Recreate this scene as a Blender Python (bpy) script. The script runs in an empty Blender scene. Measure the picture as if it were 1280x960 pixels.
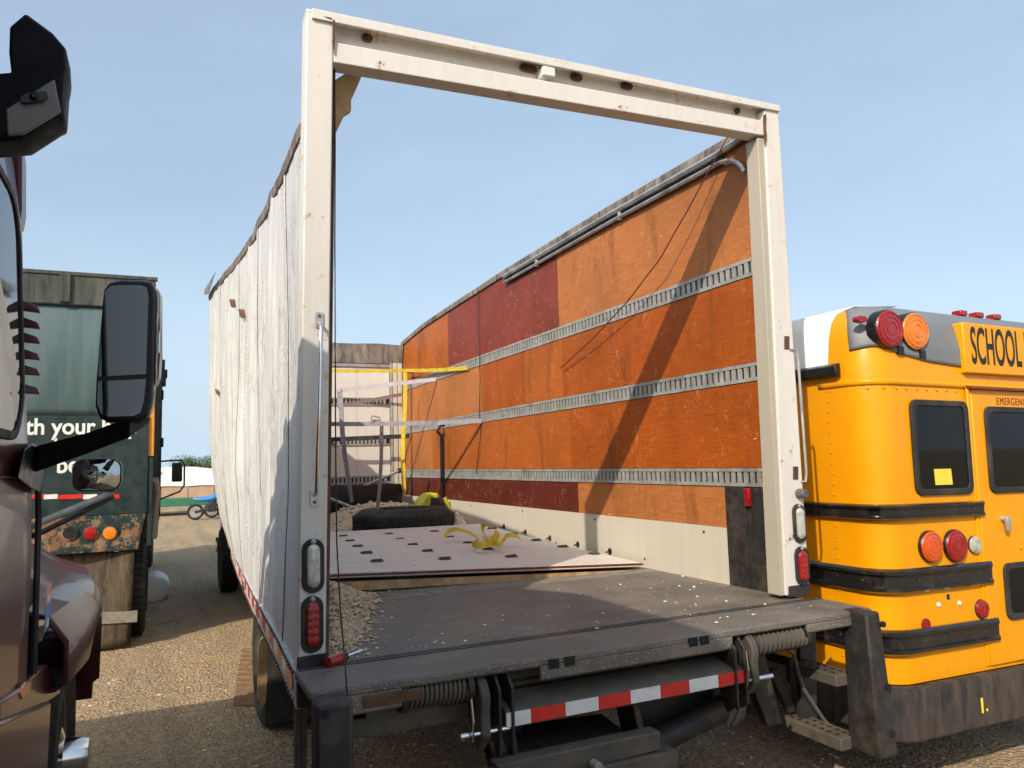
import bpy, math, random
import numpy as np
from mathutils import Vector, Matrix, noise
S = bpy.context.scene
COL = S.collection
random.seed(7); RNG = np.random.default_rng(7)

# ---------------------------------------------------------------- camera
DECK = 1.12                                   # height of the box-truck deck
FPX, YAW, PITCH, ROLL = 945.2, 0.43321, 0.10085, -0.02873
CAM = np.array([-0.474, -2.9256, DECK + 0.7278])
_f = np.array([math.sin(YAW) * math.cos(PITCH), math.cos(YAW) * math.cos(PITCH), math.sin(PITCH)])
_r0 = np.array([math.cos(YAW), -math.sin(YAW), 0.0]); _u0 = np.cross(_r0, _f)
_r = _r0 * math.cos(ROLL) + _u0 * math.sin(ROLL); _u = -_r0 * math.sin(ROLL) + _u0 * math.cos(ROLL)
cd = bpy.data.cameras.new('camera'); cam = bpy.data.objects.new('camera', cd); COL.objects.link(cam)
cd.sensor_fit = 'HORIZONTAL'; cd.sensor_width = 36.0; cd.lens = FPX / 1280 * 36.0
cd.clip_start = 0.05; cd.clip_end = 3000
cam.matrix_world = Matrix([[_r[0], _u[0], -_f[0], CAM[0]], [_r[1], _u[1], -_f[1], CAM[1]],
                           [_r[2], _u[2], -_f[2], CAM[2]], [0, 0, 0, 1]])
S.camera = cam
S.render.resolution_x, S.render.resolution_y = 1024, 768

# ---------------------------------------------------------------- sky, sun, exposure
SUN_TO = Vector((1.0, 0.832, -0.907)).normalized()            # direction the sunlight travels
SUN_EL = math.asin(-SUN_TO.z)
world = bpy.data.worlds.new('World'); S.world = world; world.use_nodes = True
wn, wl = world.node_tree.nodes, world.node_tree.links
wn.clear()
sky = wn.new('ShaderNodeTexSky'); sky.sky_type = 'NISHITA'; sky.sun_disc = False
sky.sun_elevation = SUN_EL; sky.sun_rotation = math.atan2(-SUN_TO.x, -SUN_TO.y)
sky.air_density = 1.15; sky.dust_density = 5.0; sky.ozone_density = 1.6; sky.altitude = 200
tc = wn.new('ShaderNodeTexCoord'); mp = wn.new('ShaderNodeMapping'); mp.inputs['Scale'].default_value = (1.2, 1.2, 3.6)
nz = wn.new('ShaderNodeTexNoise'); nz.inputs['Scale'].default_value = 2.2; nz.inputs['Detail'].default_value = 7
nz.inputs['Roughness'].default_value = 0.55
cr = wn.new('ShaderNodeValToRGB'); cr.color_ramp.elements[0].position = 0.40; cr.color_ramp.elements[1].position = 0.80
cr.color_ramp.elements[0].color = (0.36, 0.36, 0.36, 1); cr.color_ramp.elements[1].color = (0.48, 0.48, 0.48, 1)
mxw = wn.new('ShaderNodeMixRGB'); mxw.inputs['Color2'].default_value = (4.9, 6.25, 7.6, 1)   # thin high cloud and haze
bg = wn.new('ShaderNodeBackground'); bg.inputs['Strength'].default_value = 0.14
wo = wn.new('ShaderNodeOutputWorld')
wl.new(tc.outputs['Generated'], mp.inputs['Vector']); wl.new(mp.outputs['Vector'], nz.inputs['Vector'])
sx_ = wn.new('ShaderNodeSeparateXYZ'); wl.new(tc.outputs['Generated'], sx_.inputs[0])
mr_ = wn.new('ShaderNodeMapRange'); mr_.inputs['From Min'].default_value = -0.02; mr_.inputs['From Max'].default_value = 0.34    # haze thickens to the horizon
mr_.inputs['To Min'].default_value = 0.36; mr_.inputs['To Max'].default_value = 0.0; mr_.interpolation_type = 'SMOOTHSTEP'; wl.new(sx_.outputs['Z'], mr_.inputs['Value'])
ad_ = wn.new('ShaderNodeMath'); ad_.operation = 'ADD'; ad_.use_clamp = True; wl.new(mr_.outputs['Result'], ad_.inputs[0])
wl.new(nz.outputs['Fac'], cr.inputs['Fac']); wl.new(cr.outputs['Color'], ad_.inputs[1]); wl.new(ad_.outputs[0], mxw.inputs['Fac'])
wl.new(sky.outputs['Color'], mxw.inputs['Color1']); wl.new(mxw.outputs['Color'], bg.inputs['Color'])
wl.new(bg.outputs['Background'], wo.inputs['Surface'])
sl = bpy.data.lights.new('sun', 'SUN'); sl.energy = 3.6; sl.angle = math.radians(0.55); sl.color = (1.0, 0.90, 0.76)
sun = bpy.data.objects.new('sun', sl); COL.objects.link(sun)
sun.rotation_euler = SUN_TO.to_track_quat('-Z', 'Y').to_euler(); sun.location = (-30, -25, 30)
S.view_settings.view_transform = 'Standard'; S.view_settings.look = 'None'
S.view_settings.exposure = 0.20; S.view_settings.gamma = 1.0

# ---------------------------------------------------------------- helpers
def hit(x, y, ax, v):
    """photo pixel -> point on the plane ax = v"""
    d = _f + _r * (x - 640) / FPX - _u * (y - 480) / FPX
    i = 'XYZ'.index(ax); t = (v - CAM[i]) / d[i]
    return CAM + d * t
def hits(pts, ax, v): return [hit(x, y, ax, v) for x, y in pts]
V = lambda *a: np.array(a, float)

class MB:
    def __init__(s): s.v = []; s.f = []
    def add(s, vs, fs):
        o = len(s.v); s.v += [tuple(map(float, p)) for p in vs]; s.f += [tuple(i + o for i in f) for f in fs]; return s
    def box(s, x0, x1, y0, y1, z0, z1):
        return s.hexa([(x0, y0, z0), (x1, y0, z0), (x1, y1, z0), (x0, y1, z0), (x0, y0, z1), (x1, y0, z1), (x1, y1, z1), (x0, y1, z1)])
    def hexa(s, p): return s.add(p, [(3, 2, 1, 0), (4, 5, 6, 7), (0, 1, 5, 4), (1, 2, 6, 5), (2, 3, 7, 6), (3, 0, 4, 7)])
    def prism(s, pts, vec):
        n = len(pts); a = [V(*p) for p in pts]; b = [p + V(*vec) for p in a]
        return s.add(a + b, [tuple(range(n)), tuple(range(2 * n - 1, n - 1, -1))] + [(i, i + n, (i + 1) % n + n, (i + 1) % n) for i in range(n)])
    def loft(s, secs, closed=True, caps=True):
        n = len(secs[0]); o = len(s.v); s.v += [tuple(map(float, p)) for q in secs for p in q]
        for k in range(len(secs) - 1):
            for i in range(n if closed else n - 1):
                j = (i + 1) % n
                s.f.append((o + k * n + i, o + k * n + j, o + (k + 1) * n + j, o + (k + 1) * n + i))
        if caps and closed:
            s.f.append(tuple(o + i for i in range(n - 1, -1, -1))); s.f.append(tuple(o + (len(secs) - 1) * n + i for i in range(n)))
        return s
    def tube(s, path, r, n=8, caps=True, closed=False):
        path = [V(*p) for p in path]; m = len(path); rs = r if hasattr(r, '__len__') else [r] * m
        secs = []; up = None
        for k in range(m):
            t = path[(k + 1) % m] - path[k - 1] if closed else path[min(k + 1, m - 1)] - path[max(k - 1, 0)]
            t = t / (np.linalg.norm(t) + 1e-9)
            if up is None: up = V(0, 0, 1) if abs(t[2]) < 0.9 else V(1, 0, 0)
            a = np.cross(t, up); a /= np.linalg.norm(a) + 1e-9; b = np.cross(a, t); up = b
            secs.append([path[k] + rs[k] * (math.cos(q) * a + math.sin(q) * b) for q in [2 * math.pi * i / n for i in range(n)]])
        if closed: secs.append(secs[0])
        return s.loft(secs, True, caps and not closed)
    def cyl(s, p0, p1, r, n=20, r1=None): return s.tube([p0, p1], [r, r if r1 is None else r1], n)
    def lathe(s, prof, o, axis, n=24):
        o = V(*o); ax = V(*axis); ax /= np.linalg.norm(ax); h = V(0, 0, 1) if abs(ax[2]) < 0.9 else V(1, 0, 0)
        a = np.cross(ax, h); a /= np.linalg.norm(a); b = np.cross(ax, a)
        return s.loft([[o + ax * z + max(r, 1e-4) * (math.cos(q) * a + math.sin(q) * b) for q in [2 * math.pi * i / n for i in range(n)]] for r, z in prof])
    def grid(s, fn, nu, nv):
        o = len(s.v); s.v += [tuple(map(float, fn(i / nu, j / nv))) for i in range(nu + 1) for j in range(nv + 1)]
        s.f += [(o + i * (nv + 1) + j, o + (i + 1) * (nv + 1) + j, o + (i + 1) * (nv + 1) + j + 1, o + i * (nv + 1) + j + 1) for i in range(nu) for j in range(nv)]
        return s
    def build(s, name, m, parent=None, smooth=False, bevel=0.0, solid=0.0, label=None, sub=0, normals=True):
        rl = root_loc(parent)
        me = bpy.data.meshes.new(name)
        me.from_pydata([(a - rl[0], b - rl[1], c - rl[2]) for a, b, c in s.v], [], s.f)
        if normals:
            import bmesh
            bm = bmesh.new(); bm.from_mesh(me); bmesh.ops.recalc_face_normals(bm, faces=bm.faces); bm.to_mesh(me); bm.free()
        me.update()
        o = bpy.data.objects.new(name, me); COL.objects.link(o)
        for mm in (m if isinstance(m, (list, tuple)) else [m]): me.materials.append(M[mm] if isinstance(mm, str) else mm)
        if parent is not None: o.parent = parent
        if solid:
            md = o.modifiers.new('solid', 'SOLIDIFY'); md.thickness = solid; md.offset = 0
        if bevel:
            md = o.modifiers.new('bevel', 'BEVEL'); md.width = bevel; md.segments = 2; md.limit_method = 'ANGLE'; md.angle_limit = 0.6
            smooth = True
        if sub:
            md = o.modifiers.new('sub', 'SUBSURF'); md.levels = md.render_levels = sub
        if smooth:
            for p in me.polygons: p.use_smooth = True
            me.set_sharp_from_angle(angle=math.radians(38))
        if label: o['label'] = label
        return o
def root_loc(p):
    l = V(0, 0, 0)
    while p is not None: l = l + V(*p.location); p = p.parent
    return l
def thing(name, label, cat, loc=(0, 0, 0), group=None):
    o = bpy.data.objects.new(name, None); COL.objects.link(o); o.location = tuple(map(float, loc)); o.empty_display_size = 0.2
    return tag(o, label, cat, group)
def tag(o, label, cat, group=None, kind=None):
    if label: o['label'] = label
    if cat: o['category'] = cat
    if group: o['group'] = group
    if kind: o['kind'] = kind
    return o
def copy_tree(o, parent=None, off=(0, 0, 0)):
    c = o.copy(); COL.objects.link(c); c.parent = parent
    if parent is None: c.location = Vector(o.location) + Vector(off)
    for ch in list(o.children): copy_tree(ch, c)
    return c
def oval(cx, cz, w, h, n=8, r=None):
    """rounded rectangle in 2-D, counter-clockwise"""
    r = min(w, h) / 2 if r is None else r; out = []
    for sx, sz, a0 in ((1, 1, 0), (-1, 1, 90), (-1, -1, 180), (1, -1, 270)):
        for k in range(n + 1):
            a = math.radians(a0 + 90 * k / n)
            out.append((cx + sx * (w / 2 - r) + r * math.cos(a), cz + sz * (h / 2 - r) + r * math.sin(a)))
    return out
def frame_mb(outer, inner, to3, vec):
    """ring between two outlines with the same point count, extruded by vec"""
    m = MB(); n = len(outer); vec = V(*vec)
    A = [V(*to3(*p)) for p in outer]; B = [V(*to3(*p)) for p in inner]
    m.v = [tuple(p) for p in A + B + [p + vec for p in A] + [p + vec for p in B]]
    for i in range(n):
        j = (i + 1) % n
        m.f += [(i, j, n + j, n + i), (2 * n + i, 3 * n + i, 3 * n + j, 2 * n + j), (i, 2 * n + i, 2 * n + j, j), (n + i, n + j, 3 * n + j, 3 * n + i)]
    return m
def text(name, s, size, o, xd, yd, m, parent, sx=1.0, off=0.0, ext=0.0015, space=1.0):
    cu = bpy.data.curves.new(name, 'FONT'); cu.body = s; cu.size = size; cu.extrude = ext; cu.offset = off; cu.space_character = space
    t = bpy.data.objects.new(name + '_t', cu); COL.objects.link(t)
    dg = bpy.context.evaluated_depsgraph_get(); me = bpy.data.meshes.new_from_object(t.evaluated_get(dg))
    bpy.data.objects.remove(t)
    xd = Vector(xd).normalized(); yd = Vector(yd).normalized(); zd = xd.cross(yd); rl = Vector(root_loc(parent))
    for v in me.vertices: v.co = Vector(o) - rl + xd * v.co.x * sx + yd * v.co.y + zd * v.co.z
    me.materials.clear(); me.materials.append(M[m])
    ob = bpy.data.objects.new(name, me); COL.objects.link(ob); ob.parent = parent
    return ob

# ---------------------------------------------------------------- materials
M = {}
class NT:
    def __init__(s, name):
        m = bpy.data.materials.new(name); m.use_nodes = True; s.m = m; s.n = m.node_tree.nodes; s.l = m.node_tree.links
        s.b = s.n['Principled BSDF']; s.co = s.n.new('ShaderNodeTexCoord').outputs['Object']; M[name] = m
    def map(s, sc, src=None, rot=(0, 0, 0)):
        q = s.n.new('ShaderNodeMapping'); q.inputs['Scale'].default_value = sc; q.inputs['Rotation'].default_value = rot
        s.l.new(src or s.co, q.inputs['Vector']); return q.outputs['Vector']
    def noise(s, scale=5, detail=4, rough=0.55, dist=0.0, vec=None):
        q = s.n.new('ShaderNodeTexNoise'); q.inputs['Scale'].default_value = scale; q.inputs['Detail'].default_value = detail
        q.inputs['Roughness'].default_value = rough; q.inputs['Distortion'].default_value = dist
        s.l.new(vec or s.co, q.inputs['Vector']); return q.outputs['Fac']
    def voro(s, scale=20, vec=None, feat='F1', out='Distance'):
        q = s.n.new('ShaderNodeTexVoronoi'); q.feature = feat; q.inputs['Scale'].default_value = scale
        s.l.new(vec or s.co, q.inputs['Vector']); return q.outputs[out]
    def ramp(s, src, stops):
        q = s.n.new('ShaderNodeValToRGB'); e = q.color_ramp.elements
        while len(e) < len(stops): e.new(0.5)
        for k, (p, c) in enumerate(stops):
            e[k].position = p; e[k].color = (c, c, c, 1) if not hasattr(c, '__len__') else (*c, 1)
        s.l.new(src, q.inputs['Fac']); return q.outputs['Color']
    def mix(s, fac, a, b, mode='MIX'):
        q = s.n.new('ShaderNodeMixRGB'); q.blend_type = mode
        for k, x in (('Fac', fac), ('Color1', a), ('Color2', b)):
            if hasattr(x, 'is_output') or isinstance(x, bpy.types.NodeSocket): s.l.new(x, q.inputs[k])
            elif hasattr(x, '__len__'): q.inputs[k].default_value = (*x, 1)
            elif k == 'Fac': q.inputs[k].default_value = x
            else: q.inputs[k].default_value = (x, x, x, 1)
        return q.outputs['Color']
    def math(s, op, a, b=0.5):
        q = s.n.new('ShaderNodeMath'); q.operation = op
        for k, x in ((0, a), (1, b)):
            if isinstance(x, bpy.types.NodeSocket): s.l.new(x, q.inputs[k])
            else: q.inputs[k].default_value = x
        return q.outputs[0]
    def set(s, **kw):
        for k, x in kw.items():
            i = s.b.inputs[k.replace('_', ' ')]
            if isinstance(x, bpy.types.NodeSocket): s.l.new(x, i)
            else: i.default_value = (*x, 1) if hasattr(x, '__len__') and len(x) == 3 else x
        return s
    def bump(s, h, strength=0.3, dist=0.01):
        q = s.n.new('ShaderNodeBump'); q.inputs['Strength'].default_value = strength; q.inputs['Distance'].default_value = dist
        s.l.new(h, q.inputs['Height']); s.l.new(q.outputs['Normal'], s.b.inputs['Normal']); return s
def lines(t, scale, width, vec=None, detail=3, dist=0.6):
    """thin curvy scratches: the iso-line of a noise field"""
    n = t.noise(scale, detail, 0.6, dist, vec)
    return t.ramp(t.math('ABSOLUTE', t.math('SUBTRACT', n, 0.5)), [(0.0, 1.0), (width, 0.0)])
def plain(name, c, rough=0.6, metal=0.0, var=0.18, scale=9, dirt=None, dirt_amt=0.4, bump=0.0, bscale=60, coat=0.0, rvar=0.15):
    t = NT(name); n = t.noise(scale, 6, 0.6)
    col = t.mix(t.ramp(n, [(0.3, 0.0), (0.7, 1.0)]), tuple(x * (1 - var) for x in c), tuple(min(1, x * (1 + var)) for x in c))
    if dirt:
        d = t.ramp(t.noise(scale * 0.45, 9, 0.68), [(0.50, 0.0), (0.68, dirt_amt)])
        col = t.mix(d, col, dirt)
    rr = t.ramp(t.noise(scale * 1.7, 5), [(0.3, max(0.02, rough - rvar)), (0.7, min(1, rough + rvar))])
    t.set(Base_Color=col, Roughness=rr, Metallic=metal)
    if coat: t.set(Coat_Weight=coat, Coat_Roughness=0.06)
    if bump: t.bump(t.noise(bscale, 4), bump, 0.004)
    return t
plain('black_steel', (0.020, 0.019, 0.018), 0.58, 0.0, 0.45, 11, (0.10, 0.070, 0.045), 0.65, 0.35, 40)
plain('dusty_steel', (0.075, 0.065, 0.052), 0.72, 0.0, 0.3, 9, (0.16, 0.12, 0.075), 0.7, 0.25, 50)
plain('rust_steel', (0.12, 0.055, 0.028), 0.85, 0.0, 0.45, 14, (0.03, 0.025, 0.022), 0.7, 0.4, 60)
plain('rubber', (0.018, 0.018, 0.018), 0.75, 0.0, 0.3, 9, (0.09, 0.075, 0.055), 0.55, 0.3, 50)
plain('black_plastic', (0.007, 0.007, 0.008), 0.38, 0.0, 0.2, 12, (0.02, 0.018, 0.016), 0.25, 0.12, 200)
plain('grey_plastic', (0.10, 0.10, 0.10), 0.5, 0.0, 0.15, 12)
plain('galv', (0.36, 0.36, 0.335), 0.5, 0.25, 0.25, 14, (0.14, 0.10, 0.06), 0.5, 0.1, 80)
plain('alu', (0.50, 0.50, 0.49), 0.4, 0.7, 0.2, 10, (0.14, 0.11, 0.08), 0.55)
plain('chrome', (0.75, 0.75, 0.75), 0.12, 1.0, 0.08, 8, (0.2, 0.16, 0.1), 0.3)
plain('dark_void', (0.006, 0.006, 0.006), 0.8)
plain('red_tape', (0.62, 0.018, 0.014), 0.35, 0.0, 0.12, 30, (0.25, 0.12, 0.08), 0.35)
plain('white_tape', (0.70, 0.70, 0.69), 0.35, 0.0, 0.06, 30, (0.35, 0.30, 0.22), 0.4)
plain('yellow_web', (0.62, 0.45, 0.03), 0.75, 0.0, 0.2, 20, (0.18, 0.13, 0.03), 0.5, 0.3, 300)
plain('grey_web', (0.30, 0.27, 0.31), 0.8, 0.0, 0.2, 20, (0.10, 0.085, 0.09), 0.5, 0.3, 300)
plain('lilac_web', (0.55, 0.49, 0.56), 0.8, 0.0, 0.15, 25, (0.25, 0.2, 0.25), 0.4, 0.3, 300)
plain('black_web', (0.03, 0.028, 0.028), 0.8, 0.0, 0.3, 20, (0.12, 0.1, 0.08), 0.4)
plain('jack_yellow', (0.55, 0.52, 0.02), 0.45, 0.0, 0.12, 14, (0.12, 0.10, 0.04), 0.5)
plain('raw_wood', (0.42, 0.27, 0.13), 0.8, 0.0, 0.25, 14, (0.16, 0.09, 0.04), 0.6, 0.4, 60)
plain('grey_wood', (0.22, 0.20, 0.155), 0.85, 0.0, 0.25, 18, (0.12, 0.1, 0.07), 0.5, 0.4, 60)
plain('stone_bits', (0.54, 0.42, 0.27), 0.9, 0.0, 0.35, 30)
plain('stone_white', (0.62, 0.58, 0.50), 0.9, 0.0, 0.2, 30)
plain('lamp_red', (0.30, 0.007, 0.008), 0.18, 0.0, 0.25, 60, None, 0, 0.5, 160, 0.4)
plain('lamp_amber', (0.75, 0.20, 0.01), 0.2, 0.0, 0.2, 50, None, 0, 0.5, 160, 0.4)
plain('lamp_orange', (0.62, 0.085, 0.008), 0.2, 0.0, 0.2, 50, None, 0, 0.5, 160, 0.4)
plain('lamp_clear', (0.52, 0.52, 0.46), 0.15, 0.2, 0.3, 45, (0.2, 0.2, 0.17), 0.5, 0.5, 140, 0.5)
plain('cap_grey', (0.17, 0.185, 0.20), 0.55, 0.0, 0.10, 3, (0.24, 0.24, 0.23), 0.4)
plain('bus_white', (0.72, 0.72, 0.70), 0.45, 0.0, 0.05, 3)
plain('sign_black', (0.010, 0.010, 0.010), 0.5)
plain('decal_white', (0.72, 0.72, 0.68), 0.5, 0.0, 0.06, 30, (0.3, 0.32, 0.28), 0.4)
plain('decal_brown', (0.13, 0.025, 0.008), 0.5)
plain('paper_yellow', (0.85, 0.62, 0.06), 0.7, 0.0, 0.05)
plain('sticker_blue', (0.03, 0.22, 0.62), 0.4); plain('sticker_red', (0.72, 0.25, 0.22), 0.4)
plain('tarp_white', (0.72, 0.68, 0.62), 0.7, 0.0, 0.06, 1.2); plain('tan_board', (0.45, 0.30, 0.20), 0.8, 0.0, 0.15, 2)
plain('chassis_green', (0.03, 0.16, 0.085), 0.6, 0.0, 0.2, 3); plain('blue_cover', (0.05, 0.22, 0.55), 0.4, 0.0, 0.1, 6)
plain('bark', (0.10, 0.075, 0.05), 0.9, 0.0, 0.3, 6, None, 0, 0.6, 20)
plain('gt_orange', (0.62, 0.27, 0.02), 0.6, 0.0, 0.15, 4, (0.12, 0.07, 0.03), 0.7)
plain('glass_dark', (0.006, 0.007, 0.007), 0.04, 0.0, 0.1, 3, None, 0, 0, 1, 0, 0.02).set(Specular_IOR_Level=0.22)
plain('mirror_glass', (0.42, 0.47, 0.46), 0.03, 1.0, 0.02, 3, None, 0, 0, 1, 0, 0.01)
plain('seat_grey', (0.05, 0.05, 0.06), 0.7)
plain('wire_red', (0.10, 0.02, 0.02), 0.6)

# off-white paint with dirt streaks, chips and rust
def worn_white(name, c=(0.70, 0.665, 0.61), rust=0.62, streak=True):
    t = NT(name)
    st = t.noise(3.0, 7, 0.65, 0.0, t.map((9, 9, 0.8)))
    col = t.mix(t.ramp(st, [(0.42, 0.0), (0.75, 0.30)]), c, tuple(x * 0.72 for x in c))
    col = t.mix(t.ramp(t.noise(1.3, 5), [(0.4, 0.0), (0.7, 0.16)]), col, (0.50, 0.44, 0.36))
    sp = t.noise(13, 8, 0.7); halo = t.ramp(sp, [(rust - 0.03, 0.0), (rust + 0.03, 0.45)])
    col = t.mix(halo, col, (0.42, 0.20, 0.07))
    chip = t.ramp(sp, [(rust + 0.035, 0.0), (rust + 0.055, 1.0)])
    col = t.mix(chip, col, (0.06, 0.028, 0.014))
    fl = t.ramp(t.voro(55), [(0.05, 1.0), (0.075, 0.0)]); fl = t.math('MULTIPLY', fl, t.ramp(t.noise(6, 3), [(0.52, 0.0), (0.6, 1.0)]))
    col = t.mix(fl, col, (0.16, 0.08, 0.04))
    t.set(Base_Color=col, Roughness=t.ramp(sp, [(0.4, 0.38), (0.7, 0.8)])); t.bump(t.math('SUBTRACT', t.noise(30, 4), t.math('MULTIPLY', chip, 0.5)), 0.12, 0.004)
worn_white('post_white'); worn_white('kick_white', (0.60, 0.54, 0.44), 0.70); worn_white('door_white', (0.70, 0.65, 0.58), 0.63)
worn_white('bulk_white', (0.70, 0.67, 0.61), 0.74)

# aluminium side sheets, white, streaky and wrinkled
def sheet():
    t = NT('side_sheet'); 
    st = t.noise(4.0, 8, 0.7, 0.3, t.map((6, 6, 0.55)))
    col = t.mix(t.ramp(st, [(0.40, 0.0), (0.72, 0.55)]), (0.69, 0.69, 0.67), (0.42, 0.41, 0.39))
    ck = lines(t, 5.0, 0.020, t.map((3.0, 3.0, 0.8)), 6, 1.2); ck = t.math('MULTIPLY', ck, t.ramp(t.noise(2.0, 4), [(0.46, 0.0), (0.6, 0.75)]))
    col = t.mix(ck, col, (0.10, 0.09, 0.08))
    low = t.ramp(t.noise(7, 6, 0.7), [(0.55, 0.0), (0.7, 0.35)]); col = t.mix(low, col, (0.36, 0.31, 0.25))
    t.set(Base_Color=col, Roughness=0.42, Metallic=0.0)
    t.bump(t.math('ADD', t.noise(2.4, 8, 0.7, 0.8, t.map((5, 5, 0.7))), t.math('MULTIPLY', t.noise(9, 6, .7, 1.5, t.map((3, 3, 0.9))), .45)), 0.6, 0.03)
sheet()
# plywood
def ply(name, c, dk, sc=1.0):
    t = NT(name); g = t.noise(3.0, 8, 0.62, 0.5, t.map((6, 2.2 * sc, 26)))
    col = t.mix(t.ramp(g, [(0.30, 0.0), (0.72, 1.0)]), dk, c)
    col = t.mix(t.ramp(t.noise(1.6, 4), [(0.40, 0.0), (0.72, 0.55)]), col, tuple(x * 0.50 for x in c))
    s1 = lines(t, 4.8, 0.010, t.map((1, 1.1, 4.2)), 1, .5); s1 = t.math('MULTIPLY', s1, t.ramp(t.noise(4.0, 3), [(0.48, 0.0), (0.56, 0.85)]))
    s2 = lines(t, 5.0, 0.011, t.map((1, 3.0, 1.0), None, (0.6, 0, 0)), 1, 0.3); s2 = t.math('MULTIPLY', s2, t.ramp(t.noise(5.5, 2), [(0.50, 0.0), (0.57, 0.85)]))
    col = t.mix(t.math('MULTIPLY', s1, .38), col, (0.66, 0.40, 0.19)); col = t.mix(t.math('MULTIPLY', s2, .34), col, (0.70, 0.46, 0.24))
    sm = t.ramp(t.noise(2.0, 6, .65, .3, t.map((1, 2.5, .6))), [(0.54, 0.0), (0.70, 0.55)]); col = t.mix(sm, col, (0.10, 0.035, 0.015))
    ch = t.ramp(t.voro(9, t.map((1, 0.6, 2.2))), [(0.055, 1.0), (0.075, 0.0)]); col = t.mix(t.math('MULTIPLY', ch, t.ramp(t.noise(8, 2), [(0.55, 0.0), (0.6, 1.0)])), col, (0.66, 0.45, 0.24))
    dk2 = lines(t, 2.2, 0.008, t.map((1, 3, 0.8)), 3, 0.8); col = t.mix(t.math('MULTIPLY', dk2, t.ramp(t.noise(2.4, 2), [(0.52, 0.0), (0.58, 0.6)])), col, (0.07, 0.02, 0.01))
    t.set(Base_Color=col, Roughness=t.ramp(g, [(0.3, 0.40), (0.7, 0.60)]), Specular_IOR_Level=0.22); t.bump(g, 0.10, 0.004)
ply('ply_orange', (0.47, 0.130, 0.018), (0.35, 0.078, 0.010)); ply('ply_deep', (0.43, 0.100, 0.010), (0.30, 0.058, 0.006))
ply('ply_red', (0.27, 0.048, 0.026), (0.19, 0.030, 0.018)); ply('ply_dark', (0.15, 0.026, 0.016), (0.09, 0.016, 0.010)); ply('ply_tan', (0.50, 0.19, 0.055), (0.38, 0.115, 0.03))
# diamond-plate steel
def tread():
    t = NT('tread_plate'); n = t.noise(2.6, 8, 0.65)
    col = t.mix(t.ramp(n, [(0.35, 0.0), (0.7, 1.0)]), (0.095, 0.084, 0.072), (0.19, 0.165, 0.135))
    col = t.mix(t.ramp(t.noise(5.0, 8, 0.7), [(0.47, 0.0), (0.66, 0.65)]), col, (0.24, 0.18, 0.12))
    w = t.n.new('ShaderNodeTexChecker'); w.inputs['Scale'].default_value = 46
    t.l.new(t.map((1, 1, 1), None, (0, 0, math.radians(45))), w.inputs['Vector'])
    lug = t.ramp(t.voro(62, t.map((1, 1.6, 1), None, (0, 0, math.radians(45)))), [(0.12, 1.0), (0.42, 0.0)])
    col = t.mix(t.math('MULTIPLY', lug, 0.55), col, (0.30, 0.275, 0.25))
    t.set(Base_Color=col, Roughness=t.ramp(n, [(0.3, 0.50), (0.7, 0.78)]), Metallic=0.0); t.bump(lug, 0.7, 0.003)
tread()
# ground
def dirt():
    t = NT('dirt'); n = t.noise(0.22, 8, 0.6); f = t.noise(14, 8, 0.75); v = t.voro(42); v2 = t.voro(110)
    col = t.mix(t.ramp(n, [(0.36, 0.0), (0.66, 1.0)]), (0.47, 0.325, 0.170), (0.56, 0.385, 0.195))
    col = t.mix(t.ramp(t.noise(1.1, 7, 0.7), [(0.44, 0.0), (0.70, 0.50)]), col, (0.34, 0.25, 0.155))
    col = t.mix(t.ramp(f, [(0.40, 0.50), (0.60, 0.0)]), col, (0.20, 0.14, 0.085))
    col = t.mix(t.ramp(f, [(0.60, 0.0), (0.74, 0.55)]), col, (0.52, 0.44, 0.33))
    trk = t.noise(1.0, 5, .6, .4, t.map((2.4, .16, 1))); col = t.mix(t.ramp(trk, [(0.50, 0.0), (0.62, 0.5)]), col, (0.22, 0.155, 0.095)); col = t.mix(t.ramp(trk, [(0.30, 0.4), (0.44, 0.0)]), col, (0.56, 0.42, 0.25))
    col = t.mix(t.ramp(t.noise(.9, 6, .7), [(0.60, 0.0), (0.68, 0.6)]), col, (0.13, 0.10, 0.075))
    q = t.n.new('ShaderNodeTexVoronoi'); q.inputs['Scale'].default_value = 60; t.l.new(t.co, q.inputs['Vector'])
    g = t.n.new('ShaderNodeSeparateColor'); t.l.new(q.outputs['Color'], g.inputs[0])
    col = t.mix(t.ramp(g.outputs[0], [(0.80, 0.0), (0.95, 0.6)]), col, (0.50, 0.45, 0.37))
    col = t.mix(t.ramp(g.outputs[1], [(0.80, 0.0), (0.95, 0.6)]), col, (0.10, 0.085, 0.068))
    t.set(Base_Color=col, Roughness=0.95)
    t.bump(t.math('ADD', t.math('MULTIPLY', t.noise(3.2, 8, 0.7), 2.0), t.math('SUBTRACT', f, v)), 0.8, 0.03)
dirt()
def pebble(name, c): plain(name, c, 0.9, 0, 0.3, 25)
pebble('peb_a', (0.44, 0.31, 0.18)); pebble('peb_b', (0.31, 0.225, 0.14)); pebble('peb_c', (0.54, 0.44, 0.30))
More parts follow.
